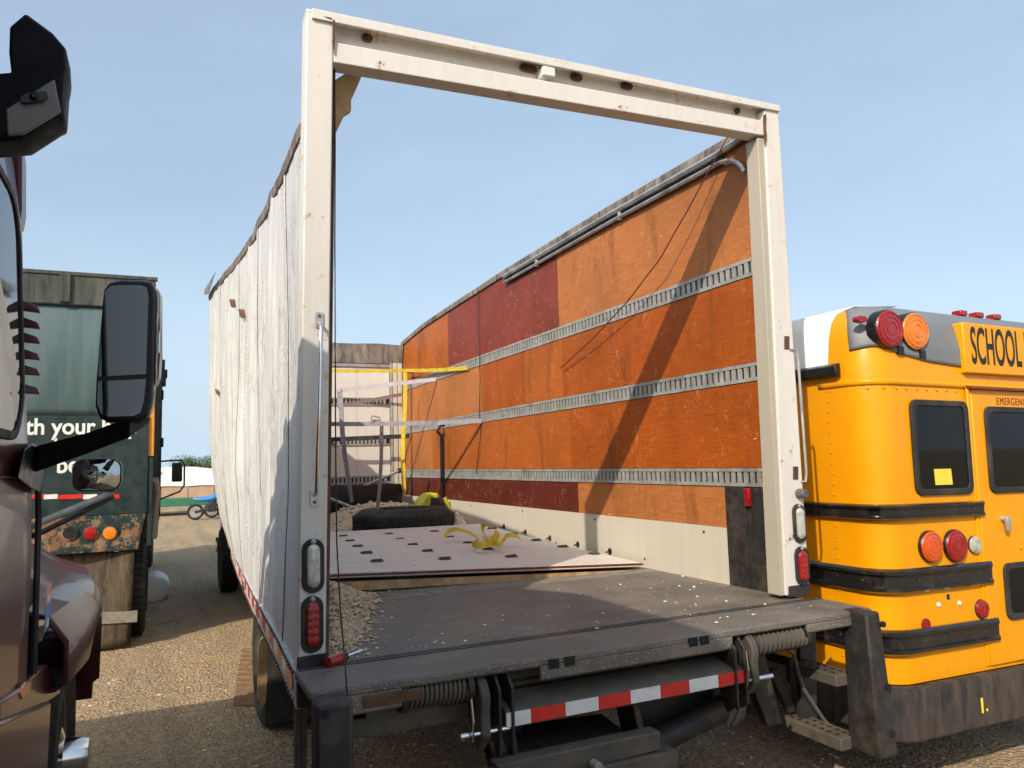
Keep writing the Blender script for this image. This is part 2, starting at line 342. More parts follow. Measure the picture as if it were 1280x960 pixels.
# bus yellow: glossy, slightly uneven and dusty
def yellow():
    t = NT('bus_yellow'); n = t.noise(0.9, 6)
    col = t.mix(t.ramp(n, [(0.35, 0.0), (0.7, 1.0)]), (0.74, 0.285, 0.0), (0.84, 0.350, 0.0))
    col = t.mix(t.ramp(t.noise(2.2, 8, 0.7, 0, t.map((3, 3, 0.6))), [(0.52, 0.0), (0.72, 0.28)]), col, (0.42, 0.19, 0.02))
    col = t.mix(t.ramp(t.noise(9, 8, 0.75), [(0.66, 0.0), (0.72, 0.5)]), col, (0.26, 0.11, 0.02))
    t.set(Base_Color=col, Roughness=t.ramp(t.noise(6, 5), [(0.3, 0.28), (0.7, 0.46)]), Specular_IOR_Level=0.30, Coat_Weight=0.12, Coat_Roughness=0.08); t.bump(t.noise(2.0, 3), 0.16, 0.02)
yellow()
# maroon lorry paint: deep clear-coat with road dust
def maroon():
    t = NT('maroon'); d = t.ramp(t.noise(2.5, 8, 0.7), [(0.40, 0.03), (0.72, 0.22)])
    col = t.mix(d, (0.062, 0.009, 0.014), (0.10, 0.05, 0.048))
    t.set(Base_Color=col, Roughness=0.30, Specular_IOR_Level=0.20, Coat_Weight=0.30, Coat_Roughness=t.ramp(t.noise(4, 6), [(0.3, 0.02), (0.7, 0.09)])); t.bump(t.noise(1.2, 2), 0.012, 0.02)
maroon()
# dark green refuse-truck paint, faded and rusting
def green(name, amt):
    t = NT(name); st = t.noise(2.0, 7, 0.65, 0.2, t.map((3, 3, 0.5)))
    col = t.mix(t.ramp(st, [(0.36, 0.0), (0.74, 1.0)]), (0.004, 0.017, 0.017), (0.014, 0.032, 0.031))
    r = t.noise(6.5, 9, 0.7); col = t.mix(t.ramp(r, [(amt, 0.0), (amt + 0.05, 0.9)]), col, (0.20, 0.085, 0.025))
    col = t.mix(t.ramp(t.noise(9, 8, 0.7), [(amt + 0.02, 0.0), (amt + 0.08, 0.7)]), col, (0.24, 0.17, 0.10))
    t.set(Base_Color=col, Roughness=t.ramp(r, [(0.4, 0.35), (0.7, 0.8)])); t.bump(t.noise(20, 5), 0.15, 0.006)
green('gt_green', 0.74); green('gt_rusty', 0.50)
def grimy(name, c, d):
    t = NT(name); st = t.noise(2.4, 8, 0.7, 0.4, t.map((5, 5, 1.0)))
    col = t.mix(t.ramp(st, [(0.36, 0.0), (0.66, 1.0)]), d, c); t.set(Base_Color=col, Roughness=0.85); t.bump(t.noise(9, 6), 0.3, 0.02)
grimy('flap_canvas', (0.13, 0.090, 0.050), (0.022, 0.019, 0.014)); grimy('gt_top', (0.10, 0.10, 0.08), (0.025, 0.035, 0.03)); grimy('bulk_grey', (0.30, 0.25, 0.21), (0.055, 0.042, 0.036))
grimy('bumper_black', (0.085, 0.058, 0.040), (0.014, 0.014, 0.014)); grimy('mat_brown', (0.28, 0.165, 0.085), (0.17, 0.10, 0.05))
def leafm():
    t = NT('leaves'); col = t.mix(t.ramp(t.noise(0.6, 4), [(0.3, 0.0), (0.7, 1.0)]), (0.05, 0.095, 0.025), (0.11, 0.17, 0.05)); t.set(Base_Color=col, Roughness=0.7)
leafm()
def teal():
    t = NT('gt_teal'); st = t.noise(1.6, 6, 0.6, 0.2, t.map((4, 4, 0.35)))
    col = t.mix(t.ramp(st, [(0.36, 0.0), (0.74, 1.0)]), (0.055, 0.10, 0.105), (0.11, 0.155, 0.16))
    col = t.mix(t.ramp(t.noise(5, 8, .7), [(0.62, 0.0), (0.70, 0.8)]), col, (0.22, 0.12, 0.05)); t.set(Base_Color=col, Roughness=0.42)
teal(); plain('alu_rim', (0.34, 0.33, 0.31), 0.4, 0.5, 0.2, 9, (0.14, 0.12, 0.09), 0.6)
worn_white('jamb_beige', (0.42, 0.38, 0.30), 0.66)
t_ = plain('matte_black', (0.006, 0.006, 0.007), 0.6); t_.set(Specular_IOR_Level=0.12)
plain('plate_grey', (0.15, 0.145, 0.135), 0.6)
# ================================================================ the ground
g = MB().grid(lambda u, v: (-700 + 1400 * u, -700 + 1400 * v, 0.0), 20, 20).build('ground', 'dirt'); tag(g, None, None, kind='structure')
def pebbles(name, n, area, rmin, rmax, m, seed, zf=None, parent=None, flat=0.6, dens=None):
    R = np.random.default_rng(seed); vs = []; fs = []
    base = np.array([(1, 0, 0), (0.2, 1, 0.1), (-0.9, 0.3, 0), (-0.4, -0.9, 0.05), (0.5, -0.7, 0.1), (0.1, 0.1, 0.85), (0, 0, -0.5)])
    tri = [(0, 1, 5), (1, 2, 5), (2, 3, 5), (3, 4, 5), (4, 0, 5), (1, 0, 6), (2, 1, 6), (3, 2, 6), (4, 3, 6), (0, 4, 6)]
    for k in range(n):
        x, y = area(R); r = rmin * (rmax / rmin) ** (R.random() ** 2.2); a = R.random() * 6.283; c, s_ = math.cos(a), math.sin(a)
        p = base * (r * R.uniform(0.7, 1.2, 3)) + R.normal(0, r * 0.10, base.shape); p[:, 2] *= flat
        z = zf(x, y) if zf else 0.0
        o = len(vs); vs += [(x + c * q[0] - s_ * q[1], y + s_ * q[0] + c * q[1], z + q[2] + r * 0.12) for q in p]; fs += [(o + i, o + j, o + k2) for i, j, k2 in tri]
    m_ = MB(); m_.v = vs; m_.f = fs
    o = m_.build(name, m, parent, normals=False); o['kind'] = 'stuff'; return o
def yard(R):
    if R.random() < 0.62:
        y = -2.0 + 16 * R.random() ** 1.5; return R.uniform(-1.6, 1.2), y
    return R.uniform(0, 4.2), R.uniform(-2.4, 3.0)
for k, (m_, n) in enumerate((('peb_a', 9000), ('peb_b', 8000), ('peb_c', 5000))):
    o = pebbles('gravel', n, yard, 0.004, 0.021, m_, 10 + k)
    tag(o, ['tan gravel strewn over the yard dirt', 'brown gravel strewn over the yard dirt', 'pale gravel strewn over the yard dirt'][k], 'gravel')
# brown ribbed strip of matting pressed into the dirt beside the truck
q = [hit(*p, 'Z', 0.008) for p in ((291, 882), (303, 812), (328, 812), (328, 882))]
mt = thing('ground_mat', 'brown ribbed rubber mat lying on the dirt beside the damaged box truck', 'mat', q[0] * V(1, 1, 0))
MB().prism(q, (0, 0, 0.012)).build('base_sheet', 'mat_brown', mt)
for k in range(11):
    t_ = (k + 0.5) / 11; a = q[0] * (1 - t_) + q[1] * t_; b = q[3] * (1 - t_) + q[2] * t_; dn = (q[1] - q[0]) / 11 * 0.26
    MB().prism([a + V(0, 0, .0122), b + V(0, 0, .0122), b + dn + V(0, 0, .0122), a + dn + V(0, 0, .0122)], (0, 0, 0.012)).build('rib', 'mat_brown', mt)

# ================================================================ the damaged box truck
T = thing('box_truck', 'white box truck with torn-off roof, buckled left side and orange plywood lining', 'truck', (1.25, 3.4, 0))
Z0 = DECK; W_IN = 2.42; Y_BULK = 6.8
def part(mb, name, m, parent=None, **kw): return mb.build(name, m, parent or T, **kw)
def px_prism(pts, ax, v, vec): return MB().prism(hits(pts, ax, v), vec)
# rear frame: two posts and the header channel
lp = part(px_prism([(383, 14), (417, 22), (407, 828), (372, 839)], 'Y', 0.0, (0, 0.10, 0)), 'rear_post', 'post_white', bevel=0.006)
part(px_prism([(414.5, 80), (419.5, 82), (411, 822), (405, 826)], 'Y', 0.06, (0, 0.05, 0)), 'door_guide', 'rust_steel', lp)
part(px_prism([(371, 822), (408, 816), (408, 829), (371, 840)], 'Y', -0.004, (0, 0.004, 0)), 'rubber_boot', 'rubber', lp, bevel=0.003)
rp = part(px_prism([(955, 137), (973, 134), (1012.5, 741), (983, 745)], 'Y', 0.0, (0, 0.10, 0)), 'rear_post', 'post_white', bevel=0.006)
part(px_prism([(986, 733), (1013, 729.5), (1013.5, 743), (986, 747)], 'Y', -0.004, (0, 0.004, 0)), 'rubber_boot', 'rubber', rp, bevel=0.003)
# header: top flange, recessed web, lower box
def hz(x, y): return hit(x, y, 'Y', 0.0)
a, b = hz(383, 11), hz(973, 133)
xl, xr = hz(417, 40)[0], hz(955, 150)[0]
def zline(l, r_): return lambda x: l + (r_ - l) * (x - a[0]) / (b[0] - a[0])
def channel(zl0, zl1, zr0, zr1, y0, y1, x0, x1):
    f0, f1 = zline(zl0, zr0), zline(zl1, zr1)
    return MB().hexa([(x0, y0, f0(x0)), (x1, y0, f0(x1)), (x1, y1, f0(x1)), (x0, y1, f0(x0)), (x0, y0, f1(x0)), (x1, y0, f1(x1)), (x1, y1, f1(x1)), (x0, y1, f1(x0))])
zl = a[2]; zr = b[2]
hd = part(channel(zl - 0.205, zl - 0.118, zr - 0.180, zr - 0.095, 0.0, 0.085, xl, xr), 'header_beam', 'post_white', bevel=0.005)
part(channel(zl - 0.118, zl - 0.012, zr - 0.095, zr - 0.010, 0.055, 0.07, xl, xr), 'web', 'post_white', hd)
part(channel(zl - 0.040, zl + 0.002, zr - 0.034, zr + 0.002, -0.012, 0.0, a[0] + 0.02, b[0]), 'flange_lip', 'post_white', hd, bevel=0.003)
part(channel(zl - 0.012, zl + 0.003, zr - 0.010, zr + 0.003, 0.0005, 0.11, a[0], b[0]), 'top_flange', 'post_white', hd, bevel=0.003)
for (x, y, w) in ((459, 48, .045), (660, 86, .085), (720, 97, .062), (783, 108, .066), (921, 139, .03)):
    c = hit(x, y, 'Y', 0.05)
    s = part(MB().prism([(c[0] + p, 0.054, c[2] + q) for p, q in oval(0, 0, w, 0.035)], (0, -0.014, 0)), 'lamp_socket', 'rust_steel', hd, bevel=0.003)
    part(MB().cyl((c[0] - .3 * w, 0.0395, c[2] - .004), (c[0] - .3 * w, 0.024, c[2] - .004), 0.011, 8), 'plug', 'black_plastic', hd)
c = hit(685, 91, 'Y', 0.0)
part(MB().box(c[0] - .032, c[0] + .032, -0.014, 0.054, c[2] - .022, c[2] + .024), 'marker_lamp', 'bus_white', hd, bevel=0.005)
# rust bleeding at the welded corners
for pts in ([(416, 24), (419, 25), (417.5, 36), (419, 48), (417, 66), (416, 50)], [(403, 19.5), (415, 22), (416, 25), (409, 23)], [(955.5, 143), (958, 142), (957.5, 158), (959, 170), (957, 180), (956, 165)]):
    part(px_prism(pts, 'Y', -0.013, (0, 0.0115, 0)), 'weld_bead', 'rust_steel', hd, bevel=0.002)
part(px_prism([(419, 100), (433, 91), (440, 89), (453, 93), (445, 112), (439, 125), (439, 138), (431, 143), (419, 168)], 'Y', 0.13, (0, 0.03, 0)), 'torn_plywood', 'raw_wood', label='jagged strip of bare plywood hanging behind the rear post')
# door guide and beige inner jamb on the right post
part(px_prism([(947, 172), (957, 172), (984, 744), (976, 745)], 'Y', 0.012, (0, 0.09, 0)), 'door_jamb', 'jamb_beige', rp, bevel=0.003)
# grab handles
def handle(p0, p1, r, so):
    p0, p1 = V(*p0), V(*p1); o = V(0, -so, 0)
    h = part(MB().tube([p0, p0 + o * .7 + (p1 - p0) * .01, p0 + o + (p1 - p0) * .04, p1 + o - (p1 - p0) * .04, p1 + o * .7 - (p1 - p0) * .01, p1], r, 10), 'grab_handle', 'chrome', smooth=True)
    for p in (p0, p1):
        s_ = 1 if p is p0 else -1
        part(MB().prism([(p[0] + u, -0.0005, p[2] + w + s_ * .012) for u, w in oval(0, 0, .032, .062, 4, .006)], (0, -0.005, 0)), 'bracket', 'alu', h, bevel=0.001)
        for dz in (-.014, .016): part(MB().cyl((p[0], -.0055, p[2] + dz + s_ * .012), (p[0], -.010, p[2] + dz + s_ * .012), .006, 8), 'bolt', 'rust_steel', h)
handle(hz(399, 404), hz(393, 619), 0.0075, 0.045)
p0, p1 = hit(987, 437, 'Y', 0.0), hit(1001, 602, 'Y', 0.0)
part(MB().tube([p0, p0 + V(.035, -.01, .0), p0 + V(.042, -.012, -.04), p1 + V(.03, -.012, .04), p1 + V(.022, -.01, 0), p1], .007, 8), 'grab_handle', 'alu', smooth=True)
for x, y in ((984, 428), (995, 591)): part(px_prism([(x - 3, y - 8), (x + 3, y - 8), (x + 3, y + 8), (x - 3, y + 8)], 'Y', -0.006, (0, 0.005, 0)), 'bracket', 'rust_steel', rp, bevel=0.002)
c = hz(998, 617); part(MB().cyl((c[0], -.001, c[2]), (c[0], -.05, c[2]), .026, 18, .022), 'door_bumper', 'grey_plastic', rp, bevel=0.004)
# lamps let into the posts
def oval_lamp(x, y, w, h, m, nm):
    c = hz(x, y); k = np.linalg.norm(hz(x, y - h / 2) - hz(x, y + h / 2)); kw = abs(hz(x + w / 2, y)[0] - hz(x - w / 2, y)[0])
    L = part(MB().prism([(c[0] + p, -0.0006, c[2] + q) for p, q in oval(0, 0, kw, k)], (0, -0.012, 0)), nm, 'rubber', bevel=0.004)
    pr = [oval(0, 0, kw * s1, k - kw * (1 - s1) * 1.25) for s1 in (.60, .60, .5, .25)]
    part(MB().loft([[(c[0] + p, yy, c[2] + q) for p, q in o] for o, yy in zip(pr, (-.0125, -.018, -.024, -.027))]), 'lens', m, L, smooth=True)
    for i in range(5 if 'red' in m else 0):
        zz = (i - 2) * k * .13
        for sx in (-.5, .5): part(MB().lathe([(.012, 0), (.010, .0012), (.004, .0018)], (c[0] + sx * kw * .22, -.0262, c[2] + zz), (0, -1, 0), 8), 'reflector_cell', m, L)
    part(MB().lathe([(.010, 0), (.010, .004), (.004, .006)], (c[0], -.0128, c[2] + k * .45), (0, -1, 0), 10), 'screw', 'galv', L)
oval_lamp(391, 707, 28, 68, 'lamp_clear', 'reversing_lamp'); oval_lamp(390, 780, 28, 71, 'lamp_red', 'tail_lamp')
oval_lamp(998, 654, 15.5, 49, 'lamp_clear', 'reversing_lamp'); oval_lamp(1001.5, 707, 17, 49, 'lamp_red', 'tail_lamp')

# ---- left wall: buckled sheets hung between a bottom rail and a torn top rail
top_px = [(383, 151), (369, 181), (353, 221), (331, 267), (315, 300), (299, 324), (280, 346), (262, 370)]
def on_z(x, y, zf):
    d = _f + _r * (x - 640) / FPX - _u * (y - 480) / FPX; lo, hi = 0.5, 14
    for _ in range(50):
        t = (lo + hi) / 2; p = CAM + d * t
        if p[2] < zf(p[1]): lo = t
        else: hi = t
    return p
TOP = [on_z(x, y, lambda yy: 3.2 + .4 * max(0, yy) / 5.2) for x, y in top_px]
ty = [p[1] for p in TOP] + [6.0, 6.8]; tx = [p[0] for p in TOP] + [0.0, 0.10]; tz = [p[2] for p in TOP] + [3.45, 3.40]
BOT = [hit(x, y, 'Z', 0.99) for x, y in ((368, 864), (352, 827), (331, 786), (318, 759), (300, 719), (291, 694))]
by = [p[1] for p in BOT] + [6.8]; bx = [p[0] for p in BOT] + [BOT[-1][0] + .12]
def wall_pt(Y, v, rip=1.0):
    xt = np.interp(Y, ty, tx); zt = np.interp(Y, ty, tz); xb = np.interp(Y, by, bx)
    k = np.interp(v, [0, .06, .15, .35, .7, 1], [0, .22, .50, .84, .98, 1])
    x = xb + (xt - xb) * k; z = 0.99 + (zt - .99) * v
    if rip:
        e = min(1.0, max(0, Y - .1) / .9) * (0.35 + 0.65 * math.sin(math.pi * min(1, max(0, v))))
        x += rip * e * (0.030 * noise.noise(Vector((Y * 3.1, v * 1.1, 2.0))) + 0.022 * noise.noise(Vector((Y * 7.5, v * 2.2, 7.0))) + .010 * noise.noise(Vector((Y * 16, v * 7, 1.0))))
        x += 0.018 * math.exp(-((Y - .45) / .22) ** 2) * math.sin(math.pi * min(1, v * 1.1)) * .8
    return V(x, Y, z)
LW = part(MB().grid(lambda u, v: wall_pt(.12 + 6.2 * u, .04 + .93 * v, 1.0) + V(.07, 0, 0), 60, 14), 'side_wall', 'grey_wood', solid=0.012, smooth=True, label='buckled white sheet-metal side with wrinkles, tears and rivet lines')
seams = [0.1, .62, 1.22, 1.82, 2.42, 3.02, 3.62, 4.22, 4.82, 5.42, 6.1, 6.78]
for k in range(len(seams) - 1):
    y0, y1 = seams[k], seams[k + 1]
    dx = -0.002 * (k % 2)
    part(MB().grid(lambda u, v: wall_pt(y0 - .012 + (y1 - y0 + .024) * u, v) + V(dx - .012 * math.exp(-(u * 9) ** 2) * .3, 0, 0), 26, 60), 'side_sheet', 'side_sheet', LW, solid=0.0025, smooth=True)
    rv = MB()
    for yy in ((y0, y0 + .028) if k else (y0 + .01,)):
        for j in range(64):
            p = wall_pt(yy, (j + .5) / 64); rv.lathe([(.0065, .001), (.0055, -.005), (.002, -.0065)], p + V(-.0005, 0, 0), (1, 0, 0), 6)
    rv.build('rivet_row', 'alu', LW)['kind'] = 'stuff'
br = part(MB().loft([[wall_pt(yy, 0, 0) + V(dx, 0, dz) for dx, dz in ((-.010, -.035), (-.014, .10), (.012, .10), (.012, -.035))] for yy in np.linspace(.06, 6.78, 24)]), 'bottom_rail', 'side_sheet', LW, smooth=True)
yy = .12; k = 0
while yy < 6.3:          # faded red and white conspicuity tape, several short pieces
    for wdt, m_ in ((.20, 'red_tape'), (.16, 'white_tape')):
        if random.random() < .86:
            part(MB().hexa([tuple(wall_pt(yy + e, 0, 0) + V(-.0165 - d_, 0, z_)) for z_ in (.018, .072) for e, d_ in ((.004, 0), (wdt - .004, 0), (wdt - .004, -.0025), (.004, -.0025))]), 'reflective_tape', m_, LW)
        yy += wdt
rv = MB()
for j in range(110):
    for dz in (-.012, .090): rv.lathe([(.0075, .001), (.006, -.006), (.002, -.0075)], wall_pt(.10 + j * .06, 0, 0) + V(-.0145, 0, dz), (1, 0, 0), 6)
rv.build('rivet_row', 'rust_steel', LW)['kind'] = 'stuff'
part(MB().loft([[wall_pt(y_, 1.0, .6) + V(dx, 0, dz + .012 * noise.noise(Vector((y_ * 3, 0, 0)))) for dx, dz in ((-.010, -.035), (-.014, .018), (-.004, .028), (.05, .026), (.05, .012), (.006, .008), (.006, -.035))] for y_ in np.linspace(.10, 5.25, 40)]), 'top_rail', 'bulk_grey', LW, bevel=0.002, label='bent grey top rail torn loose along the buckled side')
p = wall_pt(5.2, 1.0, 0)
part(MB().prism([p + V(-.02, -1.2, -.05), p + V(-.055, -.05, .045), p + V(-.05, .03, .01), p + V(-.03, -.3, -.05)], (.006, 0, .004)), 'torn_flashing', 'alu', LW)
for (x, y, w, h) in ((290, 375, 5, 22), (302, 388, 3.5, 22), (271, 488, 3, 15)):   # rips showing dark wood
    c = hit(x, y, 'Y', 4.2 if x < 295 else 3.4); c = hit(x, y, 'X', wall_pt(c[1], .8)[0] - .03)
    s_ = h / 945 * 4.2
    part(MB().prism([c + V(0, .02, -s_ / 2), c + V(.0, .14, -.1 * s_), c + V(-.004, .20, s_ / 2), c + V(-.004, .06, s_ * .15)], (.03, 0, 0)), 'torn_liner', 'rust_steel', LW)
# hanging strip of broken floor edge below the rail
part(MB().prism([hit(x, y, 'Y', 2.05) for x, y in ((333, 789), (330, 795), (326, 800), (323, 815), (322, 850), (323, 876), (328, 883), (332, 878), (334, 850), (335, 810))], (0.0, .03, 0)), 'torn_plywood', 'raw_wood', label='splintered plywood edge dangling below the left side')

# ---- right wall: outer sheet with plywood lining, logistic tracks and kick plate
def RW(x, y): return hit(x, y, 'X', W_IN)
prof = [(0.06, 3.655), (0.27, 3.63), (1.6, 3.64), (3.40, 3.625)] + [(RW(x, y)[1], RW(x, y)[2]) for x, y in ((600, 359), (575, 375), (530, 405), (503, 428))]
prof = sorted(prof); prof.append((6.86, prof[-1][1] - .01))
py_, pz_ = [p[0] for p in prof], [p[1] for p in prof]; ztop = lambda y: float(np.interp(y, py_, pz_))
RWL = part(MB().prism([(W_IN + .035, y, z) for y, z in prof] + [(W_IN + .035, 6.86, .98), (W_IN + .035, .06, .98)], (.03, 0, 0)), 'side_wall', 'side_sheet', label='orange plywood lined wall with three slotted steel tracks')
TZ = (2.862, 2.289, 1.720); TH = .052
def splits(zc, xs): return sorted(hit(x, y, 'X', W_IN)[1] for x, y in xs)
rows = [  # (bottom, top, [(pixel of a joint)], materials from the rear to the front)
    (TZ[0] + TH, None, [(695, 320), (559, 390), (627, 345)], ['ply_tan', 'ply_red', 'ply_red', 'ply_orange']),
    (TZ[1] + TH, TZ[0] - TH, [(702, 440), (602, 480), (655, 465)], ['ply_deep', 'ply_orange', 'ply_deep', 'ply_tan']),
    (TZ[2] + TH, TZ[1] - TH, [(713, 560), (601, 570), (540, 560)], ['ply_deep', 'ply_orange', 'ply_orange', 'ply_tan']),
    (1.437, TZ[2] - TH, [(722, 625), (602, 620)], ['ply_tan', 'ply_dark', 'ply_dark'])]
for zb, zt_, jt, ms in rows:
    ys = [.105 if zb > 1.5 else .50] + splits(0, jt) + [Y_BULK - .02]
    for k in range(len(ys) - 1):
        y0, y1 = ys[k] + .0025, ys[k + 1] - .0025; x0 = W_IN + .004 + .003 * random.random()
        if zt_ is None:
            n_ = 10; top = [(x0, y0 + (y1 - y0) * i / n_, ztop(y0 + (y1 - y0) * i / n_) - .03) for i in range(n_, -1, -1)]
            part(MB().prism([(x0, y0, zb), (x0, y1, zb)] + top, (.024, 0, 0)), 'plywood_panel', ms[k], RWL)
        else: part(MB().box(x0, x0 + .024, y0, y1, zb + .001, zt_ - .001), 'plywood_panel', ms[k], RWL)
def etrack(o, d, L, h, nrm, parent, pitch=.0508):
    """slotted steel track: rails, a black sheet for the dark in the slots and a bridge between every two slots"""
    o, d, nrm = V(*o), V(*d), V(*nrm); up = V(0, 0, 1); m_ = MB()
    def bar(s0, s1, z0, z1, t0, t1): m_.hexa([o + d * s_ + up * z + nrm * t for z in (z0, z1) for s_, t in ((s0, t0), (s1, t0), (s1, t1), (s0, t1))])
    for sgn in (-1, 1):
        bar(0, L, sgn * h * .62 if sgn > 0 else -h, h if sgn > 0 else -h * .62, .003, .013)
    n_ = int(L / pitch)
    for i in range(n_): bar(i * pitch + .004, i * pitch + .004 + pitch * .60, -h * .62, h * .62, .003, .0105)
    q_m = MB().hexa([o + d * s_ + up * z + nrm * t for z in (-h, h) for s_, t in ((0, 0.0), (L, 0.0), (L, .0028), (0, .0028))]); q_m.build('dark_backing', 'dark_void', parent)  # black sheet imitates the shade inside the slot openings
    return m_.build('slotted_track', 'galv', parent)
for z in TZ: etrack((W_IN + .012, .105, z), (0, 1, 0), Y_BULK - .13, TH - .002, (-1, 0, 0), RWL)
part(MB().box(W_IN - .004, W_IN + .03, .50, Y_BULK - .02, Z0 - .01, 1.436), 'kick_plate', 'kick_white', RWL)
for i in range(9): part(MB().lathe([(.009, 0), (.008, .004), (.003, .005)], (W_IN - .004, .7 + .62 * i, 1.40 - .22 * (i % 2)), (-1, 0, 0), 8), 'screw', 'rust_steel', RWL)
bp = part(MB().prism([(W_IN + .03, .10, Z0 - .01), (W_IN + .03, .498, Z0 - .01), (W_IN + .03, .498, TZ[2] - TH - .003), (W_IN + .03, .10, TZ[2] - TH - .003)], (-.036, 0, 0)), 'black_guard_plate', 'black_steel', RWL, bevel=.003)
for y_ in (.16, .33): part(MB().box(W_IN - .013, W_IN - .007, y_, y_ + .02, Z0 + .002, 1.66), 'rib', 'black_steel', bp, bevel=.002)
c = RW(938, 622); part(MB().box(W_IN - .030, W_IN - .007, c[1] - .02, c[1] + .02, c[2] - .045, c[2] + .05), 'reflector', 'lamp_red', bp, bevel=.004)
# aluminium header of the right wall and the curved roller-door track under it
part(MB().loft([[(W_IN + dx, y, ztop(y) + dz) for dx, dz in ((.03, -.045), (-.012, -.045), (-.016, -.02), (-.010, .012), (.075, .016), (.075, -.03))] for y in np.linspace(.07, 6.84, 40)]), 'top_rail', 'bulk_grey', RWL, bevel=.002)
for dz, r_, m_ in ((-.064, .020, 'alu'), (-.120, .014, 'alu')):
    path = [(W_IN - .022, 3.40, ztop(3.4) + dz)] + [(W_IN - .022, y, ztop(y) + dz) for y in np.linspace(3.0, .40, 8)]
    path += [(W_IN - .022, .38 - .22 * math.sin(a_), ztop(.38) + dz - .16 * (1 - math.cos(a_))) for a_ in np.linspace(.1, 1.35, 6)] if dz < -.1 else [(W_IN - .022, .12, ztop(.1) + dz)]
    part(MB().tube(path, r_, 6), 'door_track', m_, RWL, smooth=True)
part(MB().loft([[(W_IN - .006 + dx, y, ztop(y) + dz) for dx, dz in ((0, -.118), (-.004, -.118), (-.004, -.078), (0, -.078))] for y in np.linspace(.35, 3.38, 14)]), 'dark_backing', 'black_steel', RWL)  # dark strip put in for the shaded gap between the two door tracks
for i in range(2): part(MB().box(W_IN - .030, W_IN + .004, 1.4 + 1.3 * i, 1.43 + 1.3 * i, ztop(1.4 + 1.3 * i) - .14, ztop(1.4 + 1.3 * i) - .047), 'track_bracket', 'galv', RWL, bevel=.003)

# ---- front bulkhead
BK = part(MB().box(0.36, W_IN + .03, Y_BULK + .02, Y_BULK + .06, 1.0, 3.42), 'bulkhead', 'bulk_white')
for x0, x1 in ((.40, 1.02), (1.024, 1.80), (1.804, 2.235)): part(MB().box(x0, x1, Y_BULK + .008, Y_BULK + .02, 1.56, 3.13), 'liner_panel', 'bulk_white', BK)
part(MB().loft([[(x, Y_BULK - .03 - .05 * math.sin(x * 3), 3.425 + .012 * math.sin(x * 7)), (x, Y_BULK - .02, 3.17), (x, Y_BULK + .015, 3.17), (x, Y_BULK + .015, 3.43)] for x in np.linspace(.32, W_IN - .01, 14)]), 'top_fairing', 'bulk_grey', BK, smooth=True)
part(MB().box(.4, W_IN - .05, Y_BULK - .012, Y_BULK + .006, 3.12, 3.165), 'cross_rail', 'alu', BK, bevel=.003)
for x0, x1, m_ in ((2.245, 2.275, 'galv'), (2.28, 2.335, 'kick_white'), (2.345, 2.40, 'kick_white')): part(MB().box(x0, x1, Y_BULK - .03, Y_BULK + .008, 1.2, 3.18), 'corner_post', m_, BK, bevel=.005)
for z in (2.667, 2.148, 1.655): etrack((.42, Y_BULK + .007, z), (1, 0, 0), 1.81, TH, (0, -1, 0), BK)
# ---- deck, sill and rear extension
FL = part(MB().box(.34, W_IN + .03, 1.16, Y_BULK + .02, 1.04, Z0), 'deck', 'raw_wood')
for i in range(9): part(MB().box((.13 if i else .34) + i * .255, .13 + i * .255 + .251, 1.161, Y_BULK, Z0 - .01, Z0 + .003), 'floor_plank', 'grey_wood', FL, bevel=.002)
part(MB().box(.10, W_IN + .035, -.004, 1.155, 1.02, Z0 + .002), 'rear_floor_plate', 'tread_plate', FL, bevel=.003)
ex = part(MB().box(-.03, 2.53, -.345, -.022, 1.085, Z0 - .001), 'rear_sill', 'tread_plate', bevel=.010)
for x0, x1, zb in ((-.02, .275, 1.02), (.80, 1.70, 1.03), (2.12, 2.52, 1.045)):
    part(MB().prism([(x0, -.349, zb + .012), (x0, -.349, 1.092), (x0, -.325, 1.084), (x0, -.325, zb)], (x1 - x0, 0, 0)), 'sill_lip', 'tread_plate', ex, bevel=.004)
for x, y in ((692, 818), (712, 813), (866, 791), (880, 788)):
    c = hit(x, y, 'Y', -.350); part(MB().box(c[0] - .022, c[0] + .022, -.3506, -.335, 1.076, 1.110), 'sill_slot', 'dark_void', ex)
c = hit(752, 776, 'Z', Z0); part(MB().box(c[0] - .05, c[0] + .05, c[1] - .015, c[1] + .015, Z0 - .002, Z0 + .0015), 'sill_slot', 'dark_void', ex)
part(MB().box(-.02, 2.52, -.06, -.052, Z0 - .006, Z0 + .0022), 'hinge_seam', 'black_steel', ex)
part(MB().box(.14, .34, -.3535, -.348, 1.045, 1.085), 'rust_patch', 'rust_steel', ex, bevel=.003)
part(MB().box(-.02, 2.54, -.02, -.008, .98, Z0 - .003), 'rear_crossmember', 'black_steel')
# ---- tail-lift gear under the sill
def spring(p0, p1, r, n_):
    p0, p1 = V(*p0), V(*p1); d = p1 - p0; L_ = np.linalg.norm(d); d /= L_
    s_ = part(MB().cyl(p0, p1, r * .72, 16), 'torsion_spring', 'black_steel', smooth=True)
    e1 = np.cross(d, V(0, 0, 1)); e1 /= np.linalg.norm(e1); e2 = np.cross(e1, d); pts = []
    for i in range(n_ * 12 + 1):
        a_ = i / 12 * 2 * math.pi; pts.append(p0 + d * (.01 + (L_ - .02) * i / (n_ * 12)) + r * .85 * (math.cos(a_) * e1 + math.sin(a_) * e2))
    part(MB().tube(pts, L_ / n_ * .40, 6), 'coil', 'dusty_steel', s_, smooth=True)
    for p in (p0, p1): part(MB().cyl(p - d * .012, p + d * .012, r * 1.08, 16), 'end_cap', 'black_steel', s_, bevel=.003)
yS = -.30
spring(hit(502, 870, 'Y', yS), hit(584, 858, 'Y', yS), .050, 13); spring(hit(935, 806, 'Y', yS), hit(1002, 794, 'Y', yS), .050, 11)
